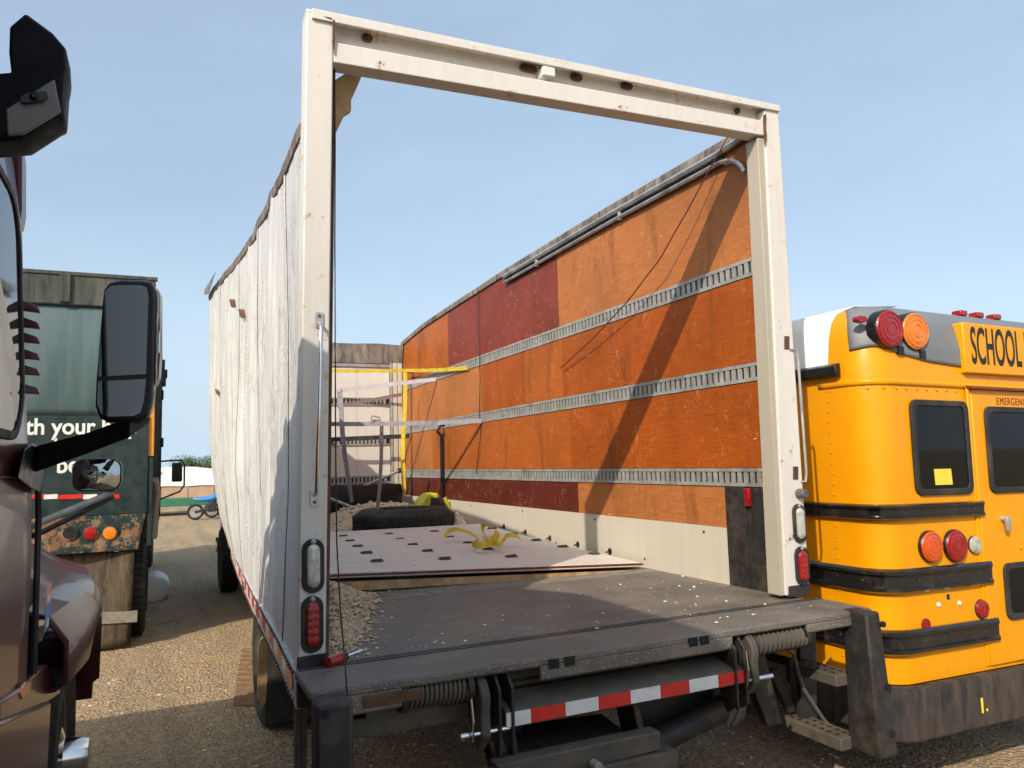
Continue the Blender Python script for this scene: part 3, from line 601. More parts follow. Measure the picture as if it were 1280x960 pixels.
def bracket(x, y, sgn):
    c = hit(x, y, 'Y', yS)
    b_ = part(MB().prism([(c[0] - .018, c[1] - .075 * math.cos(t), c[2] + .075 * math.sin(t)) for t in np.linspace(-.5, 2.2, 8)] + [(c[0] - .018, c[1] + .06, c[2] - .10), (c[0] - .018, c[1] - .02, c[2] - .18), (c[0] - .018, c[1] - .07, c[2] - .12)], (.036, 0, 0)), 'hinge_bracket', 'dusty_steel', bevel=.006)
    for dx in (.055, .105):
        part(MB().prism([(c[0] + sgn * dx - .006, c[1] + u, c[2] + w) for u, w in ((-.07, .03), (-.03, .07), (.06, .05), (.08, -.08), (.0, -.24), (-.07, -.20))], (.012, 0, 0)), 'side_plate', 'black_steel', b_, bevel=.003)
    part(MB().cyl((c[0] - .09, c[1] - .05, c[2] - .11), (c[0] + .10, c[1] - .05, c[2] - .11), .010, 10), 'hinge_pin', 'chrome', b_)
    part(MB().tube([(c[0] - .06, c[1] - .08, c[2] + .02), (c[0] - .055, c[1] - .085, c[2] - .06), (c[0] - .05, c[1] - .065, c[2] - .13)], .004, 6), 'spring_clip', 'chrome', b_)
    for dx in (.03, .07): part(MB().cyl((c[0] + sgn * dx, c[1] - .03, c[2] - .15), (c[0] + sgn * (dx + .05), c[1] - .01, c[2] - .29), .008, 8), 'link_rod', 'dusty_steel', b_)
bracket(598, 870, 1); bracket(930, 812, -1)
# bumper bar with tape
tl, tr = hit(632, 889, 'Y', -.36), hit(935, 838, 'Y', -.36); zb0 = .5 * (hit(632, 909, 'Y', -.36)[2] + hit(935, 854, 'Y', -.36)[2]); zt0 = .5 * (tl[2] + tr[2])
BB = part(MB().prism([(tl[0], -.360, zb0 - .004), (tl[0], -.360, zt0 + .003), (tl[0], -.345, zt0 + .012), (tl[0], -.235, zt0 + .040), (tl[0], -.225, zb0)], (tr[0] - tl[0] + .012, 0, 0)), 'bumper_bar', 'dusty_steel', bevel=.006)
edges = [632, 663, 706, 748, 788, 826, 862, 899, 935]
for k in range(8):
    x0, x1 = hit(edges[k], 875, 'Y', -.36)[0], hit(edges[k + 1], 875, 'Y', -.36)[0]
    part(MB().box(x0 + .001, x1 - .001, -.3625, -.3602, zb0 + .003, zt0 - .001), 'reflective_tape', 'red_tape' if k % 2 else 'white_tape', BB)
part(MB().box(tl[0] - .02, tr[0] + .02, -.21, -.13, zt0 + .03, zt0 + .115), 'cross_tube', 'black_steel', bevel=.012)
part(MB().cyl((.12, -.20, 1.0), (2.2, -.20, 1.0), .022, 14), 'torque_tube', 'black_steel')
# light brackets left of the bar
c = hit(492, 888, 'Y', -.28); part(MB().box(c[0] - .10, c[0] + .16, -.29, -.25, c[2] - .012, c[2] + .022), 'light_bracket', 'dusty_steel', bevel=.003)
part(MB().prism([hit(x, y, 'Y', -.24) for x, y in ((438, 900), (640, 868), (640, 888), (470, 921), (438, 921))], (0, .05, 0)), 'support_beam', 'dusty_steel', bevel=.004)
# folded platform underneath
c0, c1 = hit(622, 900, 'Y', -.30), hit(792, 872, 'Y', -.30)
FP = part(MB().hexa([tuple(hit(x, y, 'Z', .72)) for x, y in ((610, 960), (800, 931), (752, 894), (600, 915))] + [tuple(hit(x, y, 'Z', .745)) for x, y in ((610, 958), (800, 929), (752, 892), (600, 913))]), 'folded_platform', 'dusty_steel', bevel=.004)
part(MB().prism([hit(x, y, 'Y', -.42) for x, y in ((620, 957), (826, 914), (826, 938), (640, 985))], (0, .07, 0)), 'platform_edge', 'dusty_steel', FP, bevel=.006)
part(MB().prism([hit(x, y, 'Y', -.44) for x, y in ((690, 972), (848, 938), (848, 975), (690, 1010))], (0, .12, 0)), 'platform_roller_beam', 'dusty_steel', FP, bevel=.006)
c = hit(742, 955, 'Y', -.43); part(MB().cyl((c[0], -.47, c[2]), (c[0], -.425, c[2]), .018, 12), 'pivot_bolt', 'galv', FP, bevel=.003)
for x0 in (.70, 1.25): part(MB().prism([(x0, -.32, .70), (x0, -.24, .92), (x0, -.10, .92), (x0, -.20, .62)], (.03, 0, 0)), 'platform_arm', 'black_steel', FP, bevel=.004)
# hydraulic ram and arms on the right
p0, p1 = hit(765, 952, 'Y', -.16), hit(905, 884, 'Y', -.16)
hc = part(MB().cyl(p0, p1, .055, 20), 'hydraulic_ram', 'black_steel', bevel=.006)
part(MB().cyl(p1, p1 + (p1 - p0) * .22, .022, 12), 'piston_rod', 'dusty_steel', hc)
for dy in (-.05, .05): part(MB().prism([(hit(x, y, 'Y', -.16) + V(0, dy, 0)) for x, y in ((903, 862), (925, 868), (922, 892), (906, 905), (896, 885))], (0, .012, 0)), 'clevis', 'dusty_steel', hc, bevel=.002)
part(MB().tube(hits([(905, 884), (935, 860), (958, 838)], 'Y', -.2), .012, 8), 'link_rod', 'dusty_steel')
part(px_prism([(915, 792), (955, 812), (978, 905), (960, 908)], 'Y', -.22, (0, .05, 0)), 'lift_arm', 'black_steel', bevel=.004)
part(px_prism([(782, 868), (905, 845), (900, 870), (850, 900), (800, 915)], 'Y', -.06, (0, .05, 0)), 'axle_bracket', 'black_steel', bevel=.01)
# rear corner buffers
lb = part(MB().box(-.03, .085, -.46, -.355, .30, Z0 - .012), 'dock_buffer', 'black_steel', bevel=.012)
c = hit(406, 893, 'Y', -.46); part(MB().cyl((c[0], -.455, c[2]), (c[0], -.4615, c[2]), .014, 14), 'bolt_hole', 'dark_void', lb)
rq = [hit(1059, 757, 'Z', 1.125), hit(1079, 763, 'Z', 1.125), hit(1090, 757, 'Z', 1.125)]
zt_ = 1.125; zb_ = .50
tq = [(2.385, -.30), (2.385, -.435), (2.47, -.435), (2.47, -.30)]; bq = [(2.385, -.28), (2.385, -.455), (2.50, -.455), (2.50, -.28)]
rb = part(MB().hexa([(x, y, zb_) for x, y in bq] + [(x, y, zt_) for x, y in tq]), 'dock_buffer', 'black_steel', bevel=.012)
for z in (1.07, .80, .60): part(MB().cyl((2.47, -.440 - .006 * (1.1 - z), z), (2.47, -.452 - .012 * (1.1 - z), z), .014, 12), 'bolt_hole', 'dark_void', rb)
# two side steps and their hanger
for nm, (pa, pb), th in (('step_upper', ((1062, 848), (1000, 824)), .05), ('step_lower', ((1062, 926), (905, 858)), .055)):
    A, B = hit(*pa, 'X', 2.37), hit(*pb, 'X', 2.37); y0, y1 = min(A[1], B[1]), max(A[1], B[1]); z = .5 * (A[2] + B[2])
    s_ = part(MB().box(2.32, 2.44, max(y0, -.30), y1, z - th, z), 'side_step', 'dusty_steel', bevel=.004)
    for i in range(int((min(y1, .15) - y0) / .045)):
        for j in (0, 1): part(MB().cyl((2.355 + .05 * j, -.25 + .045 * i, z - .002), (2.355 + .05 * j, -.25 + .045 * i, z + .001), .011, 10), 'grip_hole', 'dark_void', s_)
part(px_prism([(1000, 790), (1020, 786), (1022, 905), (1002, 910)], 'Y', -.02, (0, .03, 0)), 'step_hanger', 'black_steel', bevel=.004)
part(px_prism([(962, 840), (972, 836), (996, 888), (988, 892)], 'Y', .02, (0, .04, 0)), 'step_brace', 'black_steel', bevel=.004)
part(MB().tube(hits([(985, 812), (992, 818), (998, 840), (1004, 860), (1018, 882), (1030, 900), (1036, 906)], 'Y', -.08), .009, 8), 'air_hose', 'grey_plastic', smooth=True)

# ---- running gear
for x in (.80, 1.66): part(MB().box(x, x + .08, -.01, 9.8, .72, .95), 'chassis_rail', 'black_steel', bevel=.008)
for y in np.arange(.5, 6.6, .6): part(MB().box(.06 if y < 3 else .40, 2.46, y, y + .07, .952, 1.035), 'floor_bearer', 'black_steel')
def wheel(cx, cy, r, w, face, parent=None, rimm='dusty_steel', nm='wheel'):
    """tyre with lugged tread, rim and hub; face = +1 / -1 is the outer side along X"""
    o = (cx, cy, r); h = w / 2
    prof = [(r * .60, -h * .75), (r * .72, -h), (r * .90, -h * .98), (r * .975, -h * .80), (r * .975, h * .80), (r * .90, h * .98), (r * .72, h), (r * .60, h * .75)]
    tw = MB().lathe(prof, o, (1, 0, 0), 40).build(nm, 'rubber', parent or T, smooth=True)
    tr = MB()
    for i in range(44):
        a_ = 2 * math.pi * i / 44
        for s0, s1 in ((-.80, -.30), (-.22, .22), (.30, .80)):
            c_ = [(cx + h * s, cy + rr * math.cos(a_ + da), r + rr * math.sin(a_ + da)) for rr in (r * .96, r) for s, da in ((s0, -.05), (s1, -.05), (s1, .05), (s0, .05))]; tr.hexa(c_)
    tr.build('tread', 'rubber', tw)
    f = face
    MB().lathe([(r * .62, f * h * .72), (r * .58, f * h * .80), (r * .54, f * h * .55), (r * .44, f * h * .30), (r * .30, f * h * .35), (r * .28, f * h * .62), (.02, f * h * .66)], o, (1, 0, 0), 28).build('rim', rimm, tw, smooth=True)
    nb = MB()
    for i in range(10):
        a_ = 2 * math.pi * i / 10; nb.lathe([(.016, f * h * .30), (.016, f * h * .55), (.008, f * h * .62)], (cx, cy + r * .37 * math.cos(a_), r + r * .37 * math.sin(a_)), (1, 0, 0), 6)
    nb.build('wheel_nuts', 'chrome', tw)
    return tw
for cx, f in ((.30, -1), (.60, 1), (1.95, -1), (2.25, 1)): wheel(cx, 3.05, .46, .24, f)
for cx, f in ((.46, -1), (2.1, 1)): wheel(cx, 9.6, .48, .27, f)
part(MB().cyl((.35, 3.05, .46), (2.2, 3.05, .46), .075, 14), 'rear_axle', 'black_steel'); part(MB().lathe([(.05, -.2), (.19, -.1), (.19, .1), (.05, .2)], (1.27, 3.05, .46), (1, 0, 0), 18), 'differential', 'black_steel', smooth=True)
part(MB().cyl((.5, 9.6, .48), (2.0, 9.6, .48), .06, 12), 'front_axle', 'black_steel')
for x0, x1 in ((.15, .72), (1.83, 2.40)): part(MB().box(x0, x1, 2.36, 2.38, .20, .98), 'mud_flap', 'rubber')
for x, w in ((371, 4), (378, 3)):
    c = hit(x + 1, 930, 'Y', .3); part(MB().box(c[0] - .012, c[0] + .012, .28, .32, .35, 1.0), 'skirt_stay', 'dusty_steel')
part(MB().box(.28, .72, 4.3, 5.4, .58, .93), 'fuel_tank', 'black_steel', bevel=.05)
part(MB().box(.42, .80, 5.9, 6.7, .60, .95), 'tool_box', 'black_steel', bevel=.02)
# cab beyond the bulkhead
cb = part(MB().loft([[(x, y, z) for x, y in oval(1.36, yc, 1.9, ly, 4, .18)] for z, yc, ly in ((.70, 8.4, 2.3), (1.45, 8.4, 2.3), (1.75, 8.25, 2.0), (2.45, 8.0, 1.5), (2.6, 7.95, 1.2))]), 'cab', 'bus_white', smooth=True)
part(MB().loft([[(x, y, z) for x, y in oval(1.36, 10.0, ww, ly, 4, .2)] for z, ww, ly in ((.62, 1.9, 1.7), (1.30, 1.9, 1.7), (1.55, 1.5, 1.3))]), 'bonnet', 'bus_white', cb, smooth=True)
part(MB().box(.35, 2.17, 10.86, 11.0, .45, .72), 'front_bumper', 'chrome', cb, bevel=.03)
for x in (.42, 2.24): part(MB().box(x, x + .06, 7.7, 8.5, 1.62, 2.3), 'side_window', 'glass_dark', cb, bevel=.02)
# ================================================================ things inside the box
# ---- roller door torn out and lying on the deck
nl, nr_ = hit(405, 718, 'Z', 1.245), hit(800, 703, 'Z', 1.165)
fl_, fr_ = V(.62, 4.15, 1.258), V(2.36, 4.05, 1.23)
nr_ = V(min(nr_[0], 2.39), nr_[1], nr_[2])
nl = V(.30, nl[1] + .05, 1.245)
def door_pt(u, v, dz=0.0):
    p = (nl * (1 - u) + nr_ * u) * (1 - v) + (fl_ * (1 - u) + fr_ * u) * v
    return p + V(0, 0, dz + .012 * math.sin(3 * u + 5 * v) * v)
RD = thing('roller_door', 'white sectional roller door torn out and lying flat on the truck deck', 'door', (nl + nr_) / 2 * V(1, 1, 0) + V(0, 0, DECK))
NS = 6
for k in range(NS):
    v0, v1 = k / NS + .003, (k + 1) / NS - .003
    pts = [door_pt(u, v, d) for d in (-.030, 0) for u, v in ((0, v0), (1, v0), (1, v1), (0, v1))]
    MB().hexa(pts).build('door_section', 'door_white', RD, bevel=.003)
for v, nm in ((-.006, 'bottom_edge'), (1.004, 'top_edge')):
    a0, a1 = door_pt(-.002, v, -.014), door_pt(1.002, v, -.014)
    MB().hexa([a0, a1, a1 + V(0, -.02, 0), a0 + V(0, -.02, 0), a0 + V(0, 0, .012), a1 + V(0, 0, .012), a1 + V(0, -.02, .008), a0 + V(0, -.02, .008)]).build(nm, 'ply_dark', RD)
a0, a1 = door_pt(0, -.012, -.10), door_pt(.985, -.012, -.065)
MB().hexa([a0, a1, a1 + V(0, .03, 0), a0 + V(0, .03, 0), a0 + V(0, 0, .053), a1 + V(0, 0, .020), a1 + V(0, .03, .020), a0 + V(0, .03, .053)]).build('timber_edge', 'raw_wood', RD)
for k in range(1, NS):
    for u in (.21, .43, .66, .965):
        c = door_pt(u, k / NS, .002)
        h = MB().prism([c + V(p, q, 0) for p, q in oval(0, 0, .075, .075, 3, .012)], (0, 0, .004)).build('door_hinge', 'rust_steel', RD)
        MB().cyl(c + V(-.034, 0, .007), c + V(.034, 0, .007), .007, 8).build('hinge_knuckle', 'dusty_steel', h)
    c = door_pt(1.012, k / NS, .01); MB().lathe([(.006, 0), (.006, .03), (.024, .032), (.024, .05), (.01, .052)], c, (1, 0, .1), 12).build('door_roller', 'black_steel', RD)

# ---- heap of broken insulation and dirt in front of the bulkhead
def heap(x, y):
    d = 0.06 * math.exp(-((x - 1.5) / .9) ** 2 - ((y - 4.9) / .8) ** 2) + .27 * math.exp(-((x - 1.9) / .75) ** 2 - ((y - 6.0) / .45) ** 2) + .17 * math.exp(-((x - 2.32) / .10) ** 2 - ((y - 4.55) / .25) ** 2)
    return DECK + d + .035 * (noise.noise(Vector((x * 6, y * 6, 0))) + .5 * noise.noise(Vector((x * 17, y * 17, 3))))
hp = MB().grid(lambda u, v: (.2 + 2.2 * u, 3.2 + 3.58 * v, max(DECK - .02, heap(.2 + 2.2 * u, 3.2 + 3.58 * v))), 60, 90).build('rubble_heap', 'stone_bits', smooth=True)
tag(hp, 'pale heap of broken rubble and dirt before the bulkhead', 'rubble', kind='stuff')
o = pebbles('rubble', 2600, lambda R: (R.uniform(.25, 2.38), R.uniform(3.6, 6.75)), .008, .038, 'stone_white', 31, heap, None, .8)
tag(o, 'pale broken chips scattered over the rubble heap', 'rubble')
def near_pile(R):
    t = R.random() ** .8; s_ = R.normal(0, 1); return max(.14, .20 + .30 * t + s_ * (.035 + .06 * t)), .15 + 1.35 * t + R.normal(0, .08)
def npz(x, y): return DECK + .003 + max(0, .11 * math.exp(-((x - .34) / .17) ** 2 - ((y - 1.25) / .36) ** 2) - .012)
g2 = MB().grid(lambda u, v: (.14 + .7 * u, .2 + 1.6 * v, npz(.14 + .7 * u, .2 + 1.6 * v) - .008 + .030 * max(0, npz(.14 + .7 * u, .2 + 1.6 * v) - DECK - .004) / .05 * noise.noise(Vector((u * 9, v * 14, 4)))), 26, 50).build('dirt_heap', 'peb_a', smooth=True)
tag(g2, 'small spill of tan dirt on the deck behind the left rear post', 'dirt', kind='stuff')
o = pebbles('stone_chips', 2300, near_pile, .005, .020, 'stone_bits', 41, npz, None, .85); tag(o, 'tan stone chips spilled on the deck behind the left rear post', 'stones')
def sprinkle(R):
    if R.random() < .45: return R.uniform(1.5, 2.4), R.uniform(-.3, .9)
    return R.uniform(.15, 1.5), R.uniform(-.2, .6) * R.random() + .05
o = pebbles('pale_chips', 120, sprinkle, .003, .013, 'stone_white', 51, lambda x, y: DECK + .003, None, .8); tag(o, 'white stone chips sprinkled over the black tread plate', 'stones')

# ---- loose tyre lying on the heap
ty_o = V(1.79, 4.72, 1.145)
tyr = thing('spare_tyre', 'black tyre lying flat on the rubble behind the torn-out door', 'tyre', ty_o)
R_ = .51
MB().lathe([(R_ * .56, 0), (R_ * .60, -.02), (R_ * .85, -.015), (R_ * .97, .03), (R_, .06), (R_, .17), (R_ * .97, .20), (R_ * .85, .245), (R_ * .60, .25), (R_ * .56, .23), (R_ * .50, .12), (R_ * .56, 0)], ty_o, (0, 0, 1), 48).build('carcass', 'rubber', tyr, smooth=True)
for r0 in range(3):
    m_ = MB()
    for i in range(52):
        a_ = 2 * math.pi * (i + .5 * (r0 % 2)) / 52
        m_.hexa([ty_o + V(rr * math.cos(a_ + da), rr * math.sin(a_ + da), z) for z in (.045 + .052 * r0, .045 + .052 * r0 + .040) for rr, da in ((R_ * .985, -.045), (R_ * 1.02, -.045), (R_ * 1.02, .045), (R_ * .985, .045))])
    m_.build('tread_band', 'rubber', tyr)['kind'] = 'stuff'

# ---- pallet jack with yellow head and black tiller
jy = 5.20
jb = hit(546, 634, 'Y', jy); pj = thing('pallet_jack', 'yellow pallet jack with tall black handle standing in the rubble', 'pallet jack', (jb[0], jy, DECK))
def J(pts, th, y=jy): return MB().prism(hits(pts, 'Y', y), (0, th, 0))
J([(524, 636), (530, 624), (538, 617), (548, 616), (550, 622), (540, 628), (540, 637)], .28).build('pump_housing', 'jack_yellow', pj, bevel=.02)
J([(541, 622), (556, 622), (557, 640), (540, 640)], .14, jy - .06).build('pump_block', 'black_steel', pj, bevel=.012)
c = hit(553, 622, 'Y', jy); c2 = hit(552, 545, 'Y', jy)
MB().tube([c, c2], .020, 10).build('tiller', 'black_plastic', pj, smooth=True)
t2 = hit(553.5, 532, 'Y', jy)
MB().tube([c2, c2 + V(-.05, 0, .05), t2 + V(-.045, 0, -.02), t2 + V(0, 0, .01), t2 + V(.045, 0, -.02), c2 + V(.05, 0, .05), c2], .016, 8).build('grip_loop', 'black_plastic', pj, smooth=True)
MB().tube(hits([(556, 622), (560, 632), (564, 641)], 'Y', jy - .20), .020, 8).build('release_lever', 'jack_yellow', pj, smooth=True)
for dx in (-.16, .16): MB().box(jb[0] + dx - .07, jb[0] + dx + .07, jy + .15, jy + 1.15, DECK + .06, DECK + .13).build('fork', 'jack_yellow', pj, bevel=.01)
for dx in (-.07, .07): MB().cyl((jb[0] + dx - .03, jy + .05, DECK + .10), (jb[0] + dx + .03, jy + .05, DECK + .10), .10, 20).build('steer_wheel', 'black_plastic', pj, bevel=.01)

# ---- straps: flat webbing following a path
def ribbon(path, w, wd, name, m, lab, cat='strap', tw=None, group=None, th=.003):
    path = [V(*p) for p in path]; n_ = len(path); m_ = MB(); secs = []
    for k, p in enumerate(path):
        d = wd if not callable(wd) else wd(k / (n_ - 1)); d = V(*d); d /= np.linalg.norm(d)
        t = path[min(k + 1, n_ - 1)] - path[max(k - 1, 0)]; nn = np.cross(t, d); nn /= np.linalg.norm(nn) + 1e-9
        secs.append([p + d * w / 2 + nn * th / 2, p - d * w / 2 + nn * th / 2, p - d * w / 2 - nn * th / 2, p + d * w / 2 - nn * th / 2])
    o = m_.loft(secs).build(name, m, smooth=True); tag(o, lab, cat, group); return o
def sag(a, b, n_=14, s=0.02): return [V(*a) * (1 - t) + V(*b) * t + V(0, 0, -s * math.sin(math.pi * t)) for t in np.linspace(0, 1, n_)]
U3 = (0, 0, 1)
ys_ = 6.35
a, b = hit(506, 462, 'Y', ys_), hit(504, 617, 'Y', ys_)
ribbon([a + V(.012 * math.sin(7 * t), .01 * math.sin(5 * t), 0) * 1.0 + (b - a) * t for t in np.linspace(0, 1, 20)], .052, (1, -.4, 0), 'cargo_strap', 'yellow_web', 'yellow strap hanging straight down in front of the bulkhead corner')
ribbon(sag(hit(400, 463, 'Y', 6.5), hit(506, 463, 'Y', ys_), 10, .01) + sag(hit(507, 463, 'Y', ys_), hit(585, 460, 'X', W_IN - .012), 10, .01), .042, U3, 'cargo_strap', 'yellow_web', 'yellow strap stretched level from the bulkhead to the plywood wall')
c = hit(513, 466, 'Y', ys_); k_ = thing('strap_hook', 'rusty strap hook hanging at the knot of the yellow straps', 'hook', c)
MB().tube([c + V(0, -.02, .03), c + V(.03, -.02, 0), c + V(.05, -.02, -.05), c + V(.01, -.02, -.07)], .010, 8).build('hook_wire', 'rust_steel', k_, smooth=True); MB().box(c[0] - .03, c[0] + .03, c[1] - .03, c[1] - .01, c[2] - .01, c[2] + .035).build('hook_plate', 'rust_steel', k_, bevel=.004)
ribbon(sag(hit(422, 488, 'Y', 5.6), hit(545, 474, 'X', W_IN - .012), 16, .0), .045, U3, 'cargo_strap', 'lilac_web', 'pale grey strap running up to the top track of the plywood wall')
ribbon(sag(hit(422, 508, 'Y', 5.9), hit(502, 493, 'Y', 6.6), 10, .0), .045, U3, 'cargo_strap', 'lilac_web', 'pale grey strap slanting below the top bulkhead track')
ribbon([hit(x, y, 'Y', 5.6) + V(0, .0, 0) for x, y in ((424, 487), (426, 505), (428, 540), (431, 570), (435, 595), (440, 628))], .06, lambda t: (1 - .75 * t, -.6, .2), 'cargo_strap', 'grey_web', 'grey printed strap dangling down beside the thin cable')
ribbon(sag(hit(400, 530, 'Y', 5.2), hit(602, 526, 'X', W_IN - .012), 18, .012), .046, U3, 'cargo_strap', 'grey_web', 'grey strap with ratchet stretched to the middle wall track')
ribbon(sag(hit(400, 550, 'Y', 6.55), hit(512, 545, 'X', W_IN - .012), 8, .0), .055, U3, 'cargo_strap', 'black_web', 'black strap stretched along the middle bulkhead track')
ribbon([hit(x, y, 'Y', 4.9) for x, y in ((477, 531), (477, 545), (476.5, 575), (475, 605), (472, 635), (470, 652), (469, 658))], .052, lambda t: (1 - .4 * t, .5, .1 * t), 'cargo_strap', 'grey_web', 'grey strap hanging from the ratchet onto the loose tyre')
c = hit(469, 528, 'Y', 5.15); rt = thing('strap_ratchet', 'small steel ratchet buckle on the level grey strap', 'ratchet', c)
MB().box(c[0] - .045, c[0] + .06, c[1] - .03, c[1] + .01, c[2] - .035, c[2] + .035).build('ratchet_frame', 'galv', rt, bevel=.006)
MB().tube([c + V(-.05, -.02, .03), c + V(-.04, -.03, .07), c + V(.05, -.03, .05)], .008, 6).build('ratchet_handle', 'galv', rt); MB().cyl(c + V(-.02, -.04, 0), c + V(-.02, .02, 0), .022, 12).build('spool', 'rust_steel', rt)
# crossed load bars
for (pa, pb, lab) in (((400, 632), (500, 588), 'grey load bar leaning up towards the bulkhead corner'), ((405, 620), (455, 640), 'grey load bar sloping down into the rubble')):
    A, B = hit(*pa, 'Y', 6.2), hit(*pb, 'Y', 6.5 if pb[1] < 600 else 6.0); lb_ = thing('load_bar', lab, 'load bar', A)
    MB().tube([A, B], .019, 10).build('bar_tube', 'galv', lb_, smooth=True)
    d = (B - A) / np.linalg.norm(B - A); MB().cyl(B - d * .03, B + d * .012, .032, 12).build('bar_foot', 'rubber', lb_); MB().cyl(A - d * .012, A + d * .03, .032, 12).build('bar_foot', 'rubber', lb_)
# black bin/tarp at the foot of the bulkhead
m_ = MB().loft([[(x, y, z) for x, y in oval(1.42, 6.48, wx, wy, 4, .08)] for z, wx, wy in ((1.16, 1.5, .42), (1.30, 1.62, .5), (1.50, 1.66, .52), (1.60, 1.62, .5), (1.60, 1.5, .40), (1.45, 1.45, .36))])
o = m_.build('black_tarpaulin', 'black_plastic', smooth=True); tag(o, 'black folded tarpaulin bundle at the foot of the bulkhead', 'tarpaulin')
# tangled yellow strap on the torn-out door
P = []
for x, y, h in ((556, 664, .03), (562, 659, .10), (575, 658, .12), (590, 662, .06), (598, 668, .01), (590, 673, .02), (604, 674, .03), (617, 668, .05), (622, 661, .12), (612, 655, .14), (604, 652, .10), (604, 660, .02), (612, 670, .01), (626, 672, .04), (634, 664, .07), (646, 664, .05), (652, 668, .0)):
    z0 = 1.30; p = hit(x, y + h * 60, 'Z', z0); P.append(p + V(0, 0, h * .55 - .045))
Q = []
for k in range(len(P) - 1):
    a0, a1, a2, a3 = P[max(k - 1, 0)], P[k], P[k + 1], P[min(k + 2, len(P) - 1)]
    for t in np.linspace(0, 1, 6, endpoint=False): Q.append(.5 * ((2 * a1) + (a2 - a0) * t + (2 * a0 - 5 * a1 + 4 * a2 - a3) * t * t + (3 * a1 - a0 - 3 * a2 + a3) * t ** 3))
ribbon(Q, .055, lambda t: (.35 * math.sin(9 * t), .75 + .2 * math.cos(7 * t), .45 + .25 * math.cos(15 * t)), 'cargo_strap', 'yellow_web', 'tangled yellow strap heaped on the far corner of the torn-out door')

# ---- loose cable hanging from the header, red lamp lying on the sill
cp = [hit(x, y, 'Y', yy) for x, y, yy in ((418, 84, .05), (419, 180, .04), (418.5, 300, .03), (419, 430, .0), (419.5, 560, -.05), (421, 680, -.10), (426, 770, -.18), (430, 815, -.28), (432, 838, -.352), (434, 868, -.37), (436, 900, -.375), (436, 960, -.375), (436, 1010, -.375))]
cb_ = thing('dangling_cable', 'thin black cable hanging from the header down over the rear sill', 'cable', cp[-1] * V(1, 1, 0))
MB().tube(cp[:-2], .0028, 6).build('wire', 'black_plastic', cb_, smooth=True); MB().tube(cp[-3:], .0065, 8).build('sleeve', 'grey_plastic', cb_, smooth=True)
a = hit(408, 829, 'Z', DECK + .016); b = hit(428, 822, 'Z', DECK + .016)
lm = thing('loose_marker_lamp', 'red marker lamp with a bare wire lying on the black sill', 'lamp', a * V(1, 1, 0) + V(0, 0, DECK))
d = (b - a) / np.linalg.norm(b - a)
MB().lathe([(.008, 0), (.021, .006), (.023, .03), (.023, .07), (.019, .085), (.012, .09)], a, d, 16).build('lens', 'lamp_red', lm, smooth=True)
MB().cyl(b + d * .006, b + d * .02, .014, 12).build('collar', 'black_plastic', lm); MB().cyl(b + d * .02, b + d * .11 + V(0, 0, .002), .0045, 8).build('metal_stalk', 'chrome', lm)
# thin wires across the plywood wall
o = MB().tube([RW(np.interp(t, [0, .12, .3, .5, .68, .85, 1], [915, 902, 876, 842, 800, 752, 705]), np.interp(t, [0, .12, .3, .5, .68, .85, 1], [172, 204, 262, 325, 376, 422, 460])) + V(-.03 - .07 * math.sin(math.pi * t), 0, 0) for t in np.linspace(0, 1, 30)], .004, 6).build('drooping_wire', 'wire_red', smooth=True)
tag(o, 'thin dark wire drooping across the plywood wall from its rear top corner', 'wire')
o = MB().tube([RW(x, y) + V(-.016, 0, 0) for x, y in ((600, 362), (599, 400), (601, 440), (602, 475), (601, 520), (603, 540), (599, 575), (597, 592))], .004, 6).build('hanging_wire', 'black_plastic', smooth=True)
tag(o, 'thin black wire hanging straight down the far half of the plywood wall', 'wire')
# ================================================================ school bus
YB = 0.0; BX, BZ = 3.02, .40; BR = math.radians(1.1)       # rear face plane, left side, underside; slight lean
corner = hit(1128, 912, 'Y', YB)
BUS = thing('school_bus', 'yellow school bus with grey rear cap and black rub rails beside the damaged truck', 'bus', (BX, YB, 0))
def B(x, y, yp=YB):
    """photo pixel on the bus rear face -> coordinates of the upright bus"""
    p = hit(x, y, 'Y', yp); dx, dz = p[0] - BX, p[2]; c, s_ = math.cos(BR), math.sin(BR)
    return V(BX + c * dx - s_ * dz, yp, s_ * dx + c * dz)
BW = 2.40; RAD = .17
def plan(z):
    """inset of the body outline with height: straight sides, domed roof"""
    i = 0.0 if z < 2.30 else float(np.interp(z, [2.30, 2.50, 2.60, 2.67, 2.72, 2.75], [0, .02, .05, .11, .25, .62]))
    j = float(np.interp(z, [.5, 1.5, 2.2, 2.45, 2.60, 2.67, 2.72, 2.75], [0, 0.0, .01, .03, .065, .12, .24, .6]))
    return i, j
def outline(z, ext=0.0, n=7):
    i, j = plan(z); x0, x1 = BX + i - ext, BX + BW - i + ext; y0 = YB + j - ext; r = RAD; pts = [(x0, 9.0)]
    pts += [(x0, 3.0), (x0, .38)]
    for k in range(n + 1):
        a_ = math.pi + math.pi / 2 * k / n; pts.append((x0 + r + r * math.cos(a_), y0 + r + r * math.sin(a_)))
    for k in range(1, 12): pts.append((x0 + r + (x1 - x0 - 2 * r) * k / 12, y0 - .0 * k))
    for k in range(n + 1):
        a_ = 1.5 * math.pi + math.pi / 2 * k / n; pts.append((x1 - r + r * math.cos(a_), y0 + r + r * math.sin(a_)))
    pts += [(x1, .38), (x1, 3.0), (x1, 9.0)]
    return [(x, y, z) for x, y in pts]
zs = [.60, 1.0, 1.6, 2.1, 2.30, 2.40, 2.50, 2.55, 2.60, 2.64, 2.67, 2.70, 2.72, 2.735, 2.75]
body = MB().loft([outline(z) for z in zs]).build('body_shell', 'bus_yellow', BUS, smooth=True)
